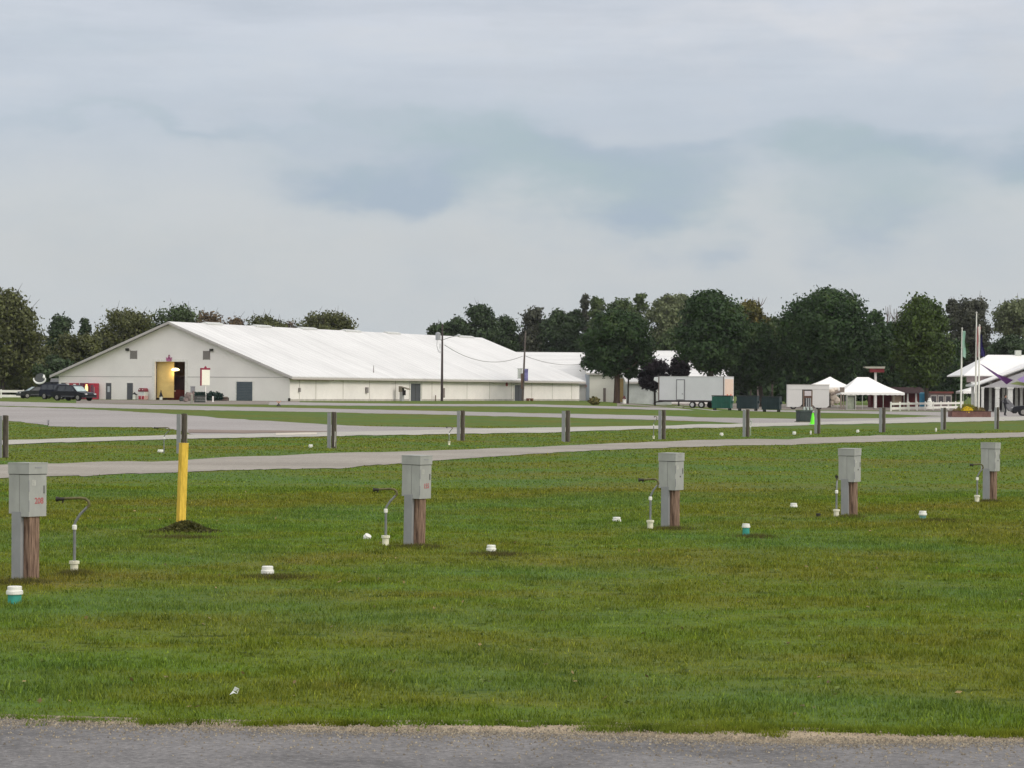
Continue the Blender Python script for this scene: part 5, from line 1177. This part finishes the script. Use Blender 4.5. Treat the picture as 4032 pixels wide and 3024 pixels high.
# red and white striped flag, folded
sm_ = bpy.data.materials.new('striped_cloth'); nt2 = nodes(sm_); o_ = nt2.nodes.new('ShaderNodeOutputMaterial'); p_ = nt2.nodes.new('ShaderNodeBsdfPrincipled'); nt2.links.new(p_.outputs[0], o_.inputs[0])
wv_ = nt2.nodes.new('ShaderNodeTexWave'); wv_.inputs['Scale'].default_value = 2.2; wv_.inputs['Distortion'].default_value = 2.5; nt2.links.new(coords(nt2, 'Object', (1, .3, .35)), wv_.inputs['Vector'])
nt2.links.new(ramp(nt2, wv_.outputs['Fac'], [(.45, (.42, .06, .06)), (.55, (.68, .58, .56))]), p_.inputs['Base Color']); p_.inputs['Roughness'].default_value = .8
flag(3848, 1286, 118, 12, 5, sm_, 'limp red and white striped flag hanging from the middle flagpole', 1.4)
flag(3861, 1316, 84, 3, 17, M('navy_cloth', (.025, .02, .10), .8, .2, 2), 'dark navy flag hanging in a triangle right of the striped one', .65)

# ------------------------------------------------------------------ pavilion at right
YP = 250.0
x, y = at(3905, 1610, YP).xy; z0 = float(terr(x, YP)); t = thing('pavilion', 'open white roofed pavilion with gabled porch and white columns at the right edge', 'pavilion', x, YP, R(-3)); 
def PX(px, py=1600, Y=YP): v = at(px, py, Y); return v.x-x, v.z-z0
roofp = M('pavilion_roof', (.80, .79, .77), .65, .05, .5)
el_, ze = PX(3797, 1476); rl, zr1 = PX(3876, 1397, YP+7); W2 = 13.0
m = MB(); th = .12
m.add([(el_, 0, ze), (W2, 0, ze), (W2, 7, zr1), (rl, 7, zr1), (el_, 14, ze), (W2, 14, ze), (el_, 0, ze-th), (W2, 0, ze-th), (W2, 14, ze-th), (el_, 14, ze-th)],
      [(0, 1, 2, 3), (0, 3, 4), (4, 3, 2, 5), (6, 7, 8, 9), (0, 1, 7, 6), (0, 4, 9, 6), (4, 5, 8, 9), (1, 2, 5, 8, 7)])
m.build('roof', roofp, t)
MB().box(el_+.3, W2, .3, .5, ze-.75, ze-th-.003).build('fascia', M('fascia_mauve', (.25, .20, .20), .8), t)
# porch gable towards the viewer
pl, zp = PX(3862, 1512, YP-4); pr, zq = PX(4050, 1446, YP-4); pk = (zq-zp)/(pr-pl); W3 = pr-pl
apx = pr+1.6; apz = zp+pk*(apx-pl); rt = apx+(apx-pl)
m = MB().prism([(pl-.3, zp-.25), (apx, apz-.02), (rt+.3, zp-.25), (rt+.3, zp-.05), (apx, apz+.20), (pl-.3, zp-.05)], 'y', -4.2, 3.5); m.build('porch_roof', roofp, t)
MB().prism([(pl+.3, zp-.35), (rt-.3, zp-.35), (apx, apz-.3)], 'y', -4.0, -3.85).build('porch_gable', M('gable_grey', (.42, .41, .42), .8), t)
MB().prism([(pl-.32, zp-.27), (apx, apz-.06), (apx, apz+.05), (pl-.32, zp-.17)], 'y', -4.26, -4.21).build('rake_trim', M('rake_grey', (.30, .30, .30), .7), t)
colm = M('column_white', (.60, .60, .57), .6)
for px, yy, r_ in [(3829, .4, .14), (3843, 3, .12), (3877, -3.9, .12), (3898, .4, .12), (3934, -3.9, .20), (3950, .4, .13), (3969, -1, .13), (3984, -3.9, .24), (4000, .4, .13), (4022, -1, .13)]:
    cxp, _ = PX(px, 1600, YP+yy); hh = (ze-.7 if yy >= 0 else zp-.35+max(0, 0)); hh = ze-.7 if yy >= 0 else (zp-.30)
    MB().box(cxp-r_, cxp+r_, yy-r_, yy+r_, -.1, hh).box(cxp-r_*1.35, cxp+r_*1.35, yy-r_*1.35, yy+r_*1.35, hh-.18, hh+.002).box(cxp-r_*1.3, cxp+r_*1.3, yy-r_*1.3, yy+r_*1.3, -.1, .22).build('column', colm, t)
MB().box(PX(3900)[0], W2, 8, 8.2, 0, ze-.2).build('rear_wall', M('rear_wall', (.10, .085, .085), .9, .5, 1), t)
MB().box(PX(3982, 1390, YP+7)[0], PX(4004, 1390, YP+7)[0], 6.6, 7.4, zr1-.2, zr1+.48).build('roof_vent', M('vent_white', (.50, .52, .46), .7), t)
MB().box(PX(3860)[0], W2, -4.4, 13, -.04, .012).build('floor_slab', M('slab', (.30, .29, .26), .9), t)
# shade sail, bunting green band
def sail(name, label, P, mat, th=.02):
    P = [Vector(p) for p in P]; c = sum(P, Vector())/len(P); z = float(min(p.z for p in P)); t = thing(name, label, 'shade sail', c.x, c.y, 0, z=z); o = Vector((c.x, c.y, z))
    n = len(P); MB().add([p-o for p in P]+[p-o+Vector((0, .03, -th)) for p in P], [tuple(range(n))[::-1], tuple(range(n, 2*n))]+[(i, (i+1) % n, n+(i+1) % n, n+i) for i in range(n)]).build('fabric', mat, t); return t
ys = YP-6
sail('shade_sail', 'dark purple tapering sail stretched from the flagpoles to the porch', [at(3858, 1432, ys-20), at(3868, 1436, ys-18), at(3930, 1474, ys-6), at(3989, 1496, ys), at(3964, 1513, ys-1), at(3956, 1507, ys-1), at(3942, 1488, ys-3), at(3905, 1463, ys-10)], M('sail_purple', (.075, .012, .11), .7, .2, .6))
sail('shade_sail', 'pale lilac sail at the right picture edge below the porch gable', [at(4006, 1493, ys), at(4032, 1480, ys), at(4110, 1470, ys), at(4110, 1508, ys), at(4032, 1505, ys), at(4018, 1502, ys)], M('sail_lilac', (.34, .25, .50), .7, .15, .6))
sail('shade_sail', 'olive green sail at the right picture edge under the lilac one', [at(3978, 1511, ys+.5), at(4004, 1502, ys+.5), at(4036, 1508, ys+.5), at(4110, 1512, ys+.5), at(4110, 1524, ys+.5), at(4036, 1519, ys+.5)], M('sail_olive', (.26, .31, .12), .7, .2, .6))
# dark car at right edge, cart and person
car('parked_car', 'black car cut off by the right edge in front of the pavilion', 'car', 4092, 1638, R(172), 4.5, 1.8, sedan, sed_c, pb, (-1.42, 1.42), .33, glassd, [(-1.25, -.45, -1.0, -.45, .96, 1.36), (-.38, .95, -.38, .30, .96, 1.36)])
x, y = G(3976, 1628); s = mpp(y)
t = thing('hand_cart', 'tilted grey cart between the two thick porch columns', 'cart', x, y, 0)
MB().prism([(-.75, 1.25), (-.2, 1.35), (.75, .35), (.55, .15), (-.1, .2)], 'y', -.3, .3).build('tub', M('cart_grey', (.15, .15, .16), .6, .2, 3), t)
MB().cylx(.45, -.32, .2, .2, .06, 16).cylx(.45, .32, .2, .2, .06, 16).build('wheel', tyre, t)
MB().tube([(-.7, -.25, 1.25), (-1.0, -.25, 1.45)], .03, 6).tube([(-.7, .25, 1.25), (-1.0, .25, 1.45)], .03, 6).build('handle', black, t)
def person(px, pbot, label, rz, cloth, arm=(.25, -.35)):
    x, y = G(px, pbot); t = thing('person', label, 'person', x, y, rz)
    V = [(0, 0, .95), (0, 0, 1.2), (0, .01, 1.42), (0, 0, 1.52), (0, -.02, 1.66), (.10, 0, .9), (.11, -.02, .5), (.11, .02, .08), (.12, -.12, .04), (-.10, 0, .9), (-.12, -.10, .5), (-.12, .04, .08), (-.12, -.10, .04),
         (.19, 0, 1.40), (.24, -.05, 1.14), (.22, -.28, 1.02), (-.19, 0, 1.40), (-.24, -.05, 1.14), (-.22, -.28, 1.02)]
    E = [(0, 1), (1, 2), (2, 3), (3, 4), (0, 5), (5, 6), (6, 7), (7, 8), (0, 9), (9, 10), (10, 11), (11, 12), (2, 13), (13, 14), (14, 15), (2, 16), (16, 17), (17, 18)]
    Rr = [.15, .14, .15, .06, .105, .09, .065, .05, .04, .09, .065, .05, .04, .065, .05, .035, .065, .05, .035]
    me = bpy.data.meshes.new('body'); me.from_pydata(V, E, []); o = bpy.data.objects.new('body', me); COL.objects.link(o); o.parent = t
    sk = o.modifiers.new('skin', 'SKIN'); o.modifiers.new('sub', 'SUBSURF').levels = 1
    for i, v in enumerate(me.skin_vertices[0].data): v.radius = (Rr[i], Rr[i]*.85)
    me.skin_vertices[0].data[0].use_root = True; me.materials.append(cloth)
    dg = bpy.context.evaluated_depsgraph_get(); m2 = bpy.data.meshes.new_from_object(o.evaluated_get(dg)); o.modifiers.clear(); m2.materials.clear(); m2.materials.append(cloth); o.data = m2
    MB().lathe([(.06, -.12), (.095, -.04), (.10, .03), (.075, .09), (.02, .115)], 14, (0, -.025, 1.66)).build('face', M('skin', (.35, .20, .14), .6), t)
    MB().lathe([(.105, -.02), (.112, .04), (.085, .105), (.02, .13)], 14, (0, .005, 1.67)).build('hair', M('hair', (.03, .02, .015), .8), t)
person(3957, 1637, 'person in black clothes standing beside the grey cart under the porch', R(60), M('black_clothes', (.02, .02, .025), .8))
person(3869, 1606, 'person in a pale blue top under the left of the porch', R(-20), M('pale_clothes', (.34, .38, .42), .8))
person(3885, 1608, 'person in a pale grey top right of the one in pale blue', R(30), M('pale_clothes_grey', (.38, .38, .38), .8))
x, y = G(3915, 1618); t = thing('picnic_table', 'dark grey picnic table under the porch behind the eleventh bare post', 'table', x, y, R(20))
tm = M('table_grey', (.09, .09, .09), .8, .2, 3)
MB().box(-.9, .9, -.38, .38, .70, .76).build('top', tm, t)
for s_ in (-1, 1):
    MB().box(-.9, .9, s_*.72-.13, s_*.72+.13, .42, .47).build('seat', tm, t)
    MB().tube([(s_*.65, -.8, 0), (s_*.65, -.25, .7)], .04, 6).tube([(s_*.65, .8, 0), (s_*.65, .25, .7)], .04, 6).tube([(s_*.65, -.72, .40), (s_*.65, .72, .40)], .035, 6).build('leg_frame', tm, t)

# ------------------------------------------------------------------ trees
LM = {
 'maple': leaf_mat('maple_leaves', (.017, .042, .013), (.034, .068, .018), (.075, .102, .026)),
 'maple_top': leaf_mat('maple_leaves_olive', (.034, .062, .012), (.056, .090, .016), (.095, .120, .022)),
 'dark': leaf_mat('dark_leaves', (.030, .052, .024), (.045, .072, .030), (.066, .092, .036)),
 'mid': leaf_mat('mid_leaves', (.048, .076, .028), (.070, .100, .034), (.098, .125, .045)),
 'olive': leaf_mat('olive_leaves', (.062, .070, .024), (.092, .102, .034), (.130, .132, .050)),
 'sage': leaf_mat('sage_leaves', (.11, .135, .065), (.155, .18, .095), (.20, .22, .12)),
 'rust': leaf_mat('rust_leaves', (.10, .075, .045), (.14, .10, .06), (.13, .13, .06)),
 'orange': leaf_mat('orange_leaves', (.055, .075, .018), (.11, .095, .022), (.26, .14, .035), .5),
 'plum': leaf_mat('plum_leaves', (.018, .012, .018), (.030, .020, .028), (.05, .03, .04)),
 'umber': leaf_mat('umber_leaves', (.045, .050, .036), (.070, .075, .052), (.105, .11, .075)),
}
bark = M('bark', (.05, .04, .032), .95, .35, 2, bump=.6, stretch=(2, 2, .4)); barkb = M('bark_brown', (.085, .055, .04), .95, .35, 2, bump=.6, stretch=(2, 2, .4)); twig = M('twig', (.16, .13, .12), .9, .2, 2)
def tree(name, label, cx, top, bot, hw, Y, kind, n, pbase=None, shape='round', trunk=True, leaf=.34, nb=None, shell=.75, tr=None, tpx=None, gapy=0.0, group=None, dep=.85, twigs=0, barkm=None):
    s = mpp(Y); A = at(tpx or cx, 1540, Y); x = A.x; z0 = float(terr(x, Y))
    t = thing(name, label, 'tree', x, Y, 0, group)
    top += 6; C = at(cx, (top+bot)/2, Y); hz = (bot-top)*s/2; rx = hw*s; cz = C.z-z0; ox = C.x-x
    nb = int(max(nb or 0, 46, min(120, rx*hz*3))); n = int(n*1.7); leaf *= .84
    bl = []; br_ = random.Random(hash((int(cx*7), int(top))) & 0xffff)
    tries = 0
    while len(bl) < nb and tries < 9000:
        tries += 1
        u, v, w_ = br_.uniform(-1, 1), br_.uniform(-1, 1), br_.uniform(-1, 1)
        lim = 0
        if shape == 'round': lim = 1-abs(w_)**2.2 if w_ > 0 else 1-abs(w_)**3.2
        elif shape == 'oval': lim = max(0, 1-w_*w_)**.8
        elif shape == 'cone': lim = max(0, (1-(w_+1)/2))**.75*.9+.12
        elif shape == 'spread': lim = 1-abs(w_-.1)**2.0 if w_ > -.2 else .75
        elif shape == 'bell': lim = (1-max(0, w_))**.6 if w_ > 0 else 1.0
        elif shape == 'column': lim = .9-.25*abs(w_)**3
        lim = max(.30, math.sqrt(max(lim, .02)) if shape in ('round', 'spread') else lim)
        r = math.hypot(u, v)
        if r > 1: continue
        u *= lim; v *= lim
        if gapy and br_.random() < gapy: continue
        rr = br_.uniform(.15, .28)*min(math.sqrt(rx*hz), rx*1.25)*(1.0 if nb > 80 else 1.25)
        # keep the clump's outside near the envelope
        bl.append((ox+u*max(rx-rr*.6, .3), v*rx*dep, cz+w_*max(hz-rr*.75, .3), rr))
    bl = np.array(bl); vol = bl[:, 3]**2; k = rng.choice(len(bl), n, p=vol/vol.sum())
    d = rng.normal(size=(n, 3)); d /= np.linalg.norm(d, axis=1)[:, None]; r = rng.random(n)**.5*(1+.28*np.abs(rng.normal(size=n)))
    lump = 1+.25*np.sin(d[:, 0]*9+k)*np.cos(d[:, 2]*8+k*2)
    c = bl[k, :3]+d*(bl[k, 3]*r*lump)[:, None]*np.array([1.1, 1.1, .85])
    c[:, 2] = np.maximum(c[:, 2], .3)
    c = c.astype(float)
    quads('crown', c, leaf, LM[kind], nrm=d, parent=t)
    bm_ = barkm or bark
    if trunk:
        r0 = tr or max(.12, rx*.06); zt = cz-hz*.2; tx = 0
        MB().tube([(0, 0, -.2), (0.02, 0, .4), (ox*.2+.03, 0, (cz-hz)*.8+.5), (ox*.6, 0, cz-hz*.35), (ox, 0, cz+hz*.4)], [r0*1.35, r0*1.05, r0*.9, r0*.6, r0*.15], 12).build('trunk', bm_, t)
        lm = MB(); zs = max(.8, cz-hz*.95)
        for i in range(0, len(bl), max(1, len(bl)//22)):
            q = bl[i]; h0 = zs+(cz-hz*.1-zs)*br_.random()*.9; S0 = Vector((ox*min(1, h0/max(cz, .1)), 0, h0)); E0 = Vector(q[:3]); mid = S0.lerp(E0, .5)+Vector((0, 0, -.08*(E0-S0).length))
            lm.tube([S0, mid, E0], [r0*.32, r0*.20, r0*.06], 5, False)
    if twigs:
        tw = lm
        for i in range(twigs):
            q = bl[br_.randrange(len(bl))]; S0 = Vector(q[:3]); dd = Vector((br_.uniform(-.6, .6), br_.uniform(-.4, .4), br_.uniform(.5, 1.2))).normalized(); l_ = q[3]*br_.uniform(1.3, 2.2)
            tw.tube([S0, S0+dd*l_*.5+Vector((br_.uniform(-.1, .1), 0, 0)), S0+dd*l_], [.05, .035, .015], 4, False)
    lm.build('branches', bm_, t)
    return t
def bare_tree(label, px, top, bot, Y, n, spread):
    A = at(px, bot, Y); x = A.x; z0 = float(terr(x, Y)); t = thing('dead_tree', label, 'dead tree', x, Y, 0, 'bare grey snags above the woods')
    h = at(px, top, Y).z-z0; r_ = random.Random(int(px)); m = MB()
    m.tube([(0, 0, 0), (.1, 0, h*.5), (0, 0, h)], [.22, .14, .03], 6); m.build('trunk', twig, t)
    b = MB()
    for i in range(n):
        z = h*r_.uniform(.6, .93); dx = r_.uniform(-1, 1)*spread; b.tube([(0, 0, z), (dx*.6, r_.uniform(-.4, .4), z+(h-z)*.45), (dx, r_.uniform(-.5, .5), z+(h-z)*r_.uniform(.6, 1.1))], [.08, .055, .02], 5, False)
    b.build('branches', twig, t)
gw = 'trees of the wood behind the barn'; gr_ = 'trees of the wood behind the trailer and halls'
# left wood
tree('willow_tree', 'big feathery dark olive tree filling the left picture edge', 10, 1132, 1530, 165, 330, 'olive', 15000, shape='bell', leaf=.36, group=gw, twigs=50, nb=95, dep=.7)
tree('tree', 'dark rounded evergreen standing between the big left tree and the barn', 243, 1232, 1530, 66, 352, 'dark', 7000, shape='oval', leaf=.34, group=gw)
tree('tree', 'narrow dark evergreen top just right of the rounded evergreen', 335, 1243, 1500, 34, 362, 'dark', 2600, shape='cone', leaf=.34, group=gw)
tree('tree', 'olive tree over the left slope of the barn roof', 300, 1290, 1540, 110, 345, 'olive', 8500, shape='round', group=gw)
tree('tree', 'tall loose olive tree with thin top above the left part of the gable', 500, 1202, 1500, 118, 360, 'olive', 9500, shape='spread', group=gw, twigs=45, gapy=.15)
tree('tree', 'greenish tree right behind the barn ridge peak', 690, 1204, 1450, 118, 368, 'mid', 8500, shape='spread', group=gw, twigs=40, gapy=.1)
tree('tree', 'rusty brown tree over the ridge right of the peak', 815, 1218, 1440, 85, 380, 'rust', 5000, shape='round', group=gw, twigs=40, gapy=.15)
tree('tree', 'low sparse reddish tree above the second ridge vent', 920, 1240, 1420, 70, 390, 'rust', 2400, shape='spread', group=gw, twigs=50, gapy=.3)
tree('tree', 'sparse olive tree with thin twigs above the middle of the ridge', 1040, 1228, 1420, 90, 395, 'olive', 4200, shape='spread', group=gw, twigs=70, gapy=.25)
tree('tree', 'low brownish bushy top between the two sparse olive trees', 1130, 1258, 1420, 60, 396, 'rust', 2200, shape='round', group=gw, twigs=30)
tree('tree', 'olive tree at the right end of the wood behind the barn ridge', 1285, 1220, 1430, 128, 398, 'olive', 8500, shape='spread', group=gw, twigs=70, gapy=.12)
tree('tree', 'dark olive tree low behind the parked cars', 110, 1330, 1560, 120, 345, 'olive', 7000, shape='round', group=gw)
tree('tree', 'dark low tree left of the barn eave behind the camper', 215, 1390, 1560, 80, 318, 'dark', 4500, shape='round', group=gw)
tree('tree', 'dark green filler tree behind the left barn slope', 420, 1290, 1540, 120, 375, 'olive', 6000, shape='round', group=gw)
# undergrowth (a mass)
def mass(name, label, segs, mat, n, size=.5):
    C = []
    for (p0, p1, top, bot, Y, m) in segs:
        px = p0+(p1-p0)*rng.random(m); tp = top+18*np.sin(px*.045)+10*np.sin(px*.11+2); py = tp+(bot-tp)*rng.random(m)**.8; YY = Y+rng.normal(size=m)*2.0
        a = ((px-2016)*cr-(1512-py)*sr)/F; b = ((px-2016)*sr+(1512-py)*cr+HOFF)/F
        C.append(np.stack([a*YY, YY, np.maximum(CAMZ+b*YY, .25)], 1))
    o = quads(name, np.concatenate(C), size, mat); o['kind'] = 'stuff'; o['category'] = 'undergrowth'; o['label'] = label
mass('undergrowth', 'dark tangled undergrowth below the left wood', [(-200, 240, 1380, 1560, 352, 9000), (200, 700, 1400, 1560, 385, 5000)], LM['dark'], 0)
mass('undergrowth', 'dark understorey below the wood behind the halls', [(1700, 2300, 1340, 1480, 452, 9000), (2300, 3000, 1330, 1560, 425, 14000), (2950, 3800, 1360, 1575, 420, 18000), (3700, 4250, 1360, 1560, 425, 9000)], LM['maple'], 0, .6)
# middle wood
for a in [('small grey green tree at the left tip of the middle wood', 1722, 1270, 1400, 48, 400, 'dark', 2200, 'spread', 20),
          ('bushy dark tree behind the utility pole top', 1800, 1240, 1420, 62, 402, 'dark', 4200, 'round', 15),
          ('taller dark tree right of the utility pole', 1885, 1198, 1430, 80, 404, 'dark', 7500, 'oval', 20),
          ('lower dark tree between two taller ones behind the barn slope', 1990, 1236, 1440, 62, 408, 'dark', 4800, 'round', 15),
          ('flat topped dark tree behind the leaning pole', 2098, 1202, 1450, 70, 410, 'umber', 6200, 'oval', 10),
          ('dark tree right of the leaning pole top', 2190, 1206, 1460, 68, 408, 'dark', 7000, 'oval', 8),
          ('dark green tree behind the lower barn ridge', 2262, 1200, 1470, 56, 406, 'dark', 6000, 'oval', 8),
          ('tall narrow grey topped tree rising highest left of the maple', 2302, 1150, 1440, 30, 412, 'umber', 2600, 'column', 26),
          ('pointed green tree behind the left of the maple', 2350, 1162, 1450, 50, 404, 'mid', 5600, 'cone', 6),
          ('yellow green tree behind the maple', 2450, 1166, 1450, 76, 400, 'mid', 7500, 'round', 8),
          ('forked narrow top above the maple', 2520, 1146, 1400, 34, 406, 'mid', 2600, 'column', 10),
          ('pale sage tree between the maple and the first big tree', 2610, 1150, 1420, 80, 412, 'sage', 5200, 'spread', 16),
          ('pale sage feathery tree left of the first big tree top', 2690, 1152, 1400, 50, 415, 'sage', 3200, 'column', 16),
          ('green tree low behind the gap left of the first big tree', 2650, 1290, 1440, 60, 396, 'mid', 4500, 'round', 0)]:
    lb, cx, tp_, bt, hw, Y, kd, n, sh, tw = a; tree('tree', lb, cx, tp_, bt, hw, Y, kd, n, shape=sh, group=gr_, twigs=tw, leaf=.38, gapy=.12 if kd == 'sage' else 0)
# foreground specimen trees
gf = 'big trees standing in front of the wood'
tree('maple_tree', 'round dark green maple with thick brown trunk in front of the halls', 2432, 1218, 1484, 160, 312, 'maple', 21000, shape='round', leaf=.30, nb=110, tr=.40, tpx=2428, group=gf, barkm=barkb)
tree('plum_tree', 'dark purple leaved small tree left of the white trailer', 2572, 1405, 1538, 72, 318, 'plum', 5500, shape='round', leaf=.28, tr=.14, group=None, tpx=2578)
tree('tree', 'thin trunked young tree close to the right of the round maple', 2478, 1400, 1495, 34, 316, 'maple', 1500, leaf=.28, tr=.11, tpx=2472)
tree('plum_tree', 'small purple leaved tree showing above the trailer roof', 2672, 1400, 1490, 46, 316, 'plum', 2200, shape='spread', leaf=.28, tr=.1, gapy=.3)
tree('maple_tree', 'tall dark broad tree directly behind the white trailer', 2798, 1136, 1480, 142, 306, 'maple', 24000, shape='round', leaf=.32, nb=120, tr=.4, group=gf)
tree('maple_tree', 'lower dark tree filling between the two biggest trees, above the dumpsters', 2965, 1262, 1530, 110, 312, 'maple', 13000, shape='round', leaf=.32, nb=80, tr=.3, group=gf, tpx=3000)
tree('tree', 'orange tinged tree top between the two biggest trees', 2955, 1178, 1330, 62, 350, 'orange', 3600, shape='spread', leaf=.34, twigs=30, gapy=.15)
tree('tree', 'olive green tree below the bare twigs between the biggest trees', 3040, 1240, 1400, 66, 352, 'mid', 5000, shape='round', leaf=.34)
tree('maple_tree', 'broadest dark tree, domed, behind the two white tents', 3255, 1134, 1500, 192, 308, 'maple', 32000, shape='round', leaf=.32, nb=150, tr=.45, group=gf)
tree('maple_tree', 'smaller dark tree right of the broadest one, behind the red sign', 3445, 1222, 1500, 66, 318, 'maple', 8000, shape='bell', leaf=.32, group=gf)
tree('tree', 'dark low tree with bare twigs above it, left of the tree by the fence', 3512, 1262, 1530, 62, 322, 'maple', 7000, shape='round', leaf=.32, group=gf)
tree('maple_tree', 'rounded green tree with visible trunk behind the white board fence', 3634, 1156, 1532, 122, 300, 'maple_top', 21000, shape='oval', leaf=.30, nb=110, tr=.28, tpx=3650, group=gf)
tree('poplar_tree', 'tall brownish dark poplar behind the flagpoles', 3830, 1172, 1540, 82, 372, 'umber', 12000, shape='column', leaf=.34, twigs=60, group=gr_)
tree('tree', 'grey olive tree top left of the poplar', 3762, 1172, 1400, 42, 380, 'umber', 3200, shape='spread', twigs=30, group=gr_, gapy=.2)
tree('willow_tree', 'pale sage drooping willow at the upper right edge', 4010, 1176, 1330, 108, 378, 'sage', 6500, shape='spread', twigs=50, gapy=.28, leaf=.34, group=gr_)
tree('tree', 'dark green bushy tree behind the pavilion roof', 3985, 1318, 1480, 85, 366, 'dark', 6500, shape='round', group=gr_)
tree('tree', 'dark tree between the fence tree and the poplar', 3760, 1330, 1560, 60, 360, 'maple', 5500, shape='column', group=gr_)
tree('tree', 'dark tree at the right edge behind the pavilion', 4120, 1300, 1500, 80, 366, 'dark', 5000, shape='round', group=gr_)
bare_tree('bare twiggy snag left of the broadest tree', 2985, 1170, 1560, 372, 7, 1.3)
bare_tree('bare twiggy snag above the low dark tree, left one', 3492, 1208, 1560, 372, 7, 1.0)
bare_tree('bare twiggy snag above the low dark tree, right one', 3528, 1214, 1560, 374, 7, 1.0)

# ------------------------------------------------------------------ thin haze volume, added to soften far contrast
hz = MB().box(-2620, 2620, -70, 4100, -1.2, 21.0).build('haze', bpy.data.materials.new('added_haze'), None)
hz['kind'] = 'stuff'; hz['label'] = 'thin added haze over the whole field'; hz['category'] = 'haze'
nt3 = nodes(hz.data.materials[0]); o3 = nt3.nodes.new('ShaderNodeOutputMaterial'); v3 = nt3.nodes.new('ShaderNodeVolumePrincipled')
v3.inputs['Color'].default_value = (.90, .94, 1, 1); v3.inputs['Density'].default_value = .00006; nt3.links.new(v3.outputs[0], o3.inputs['Volume'])
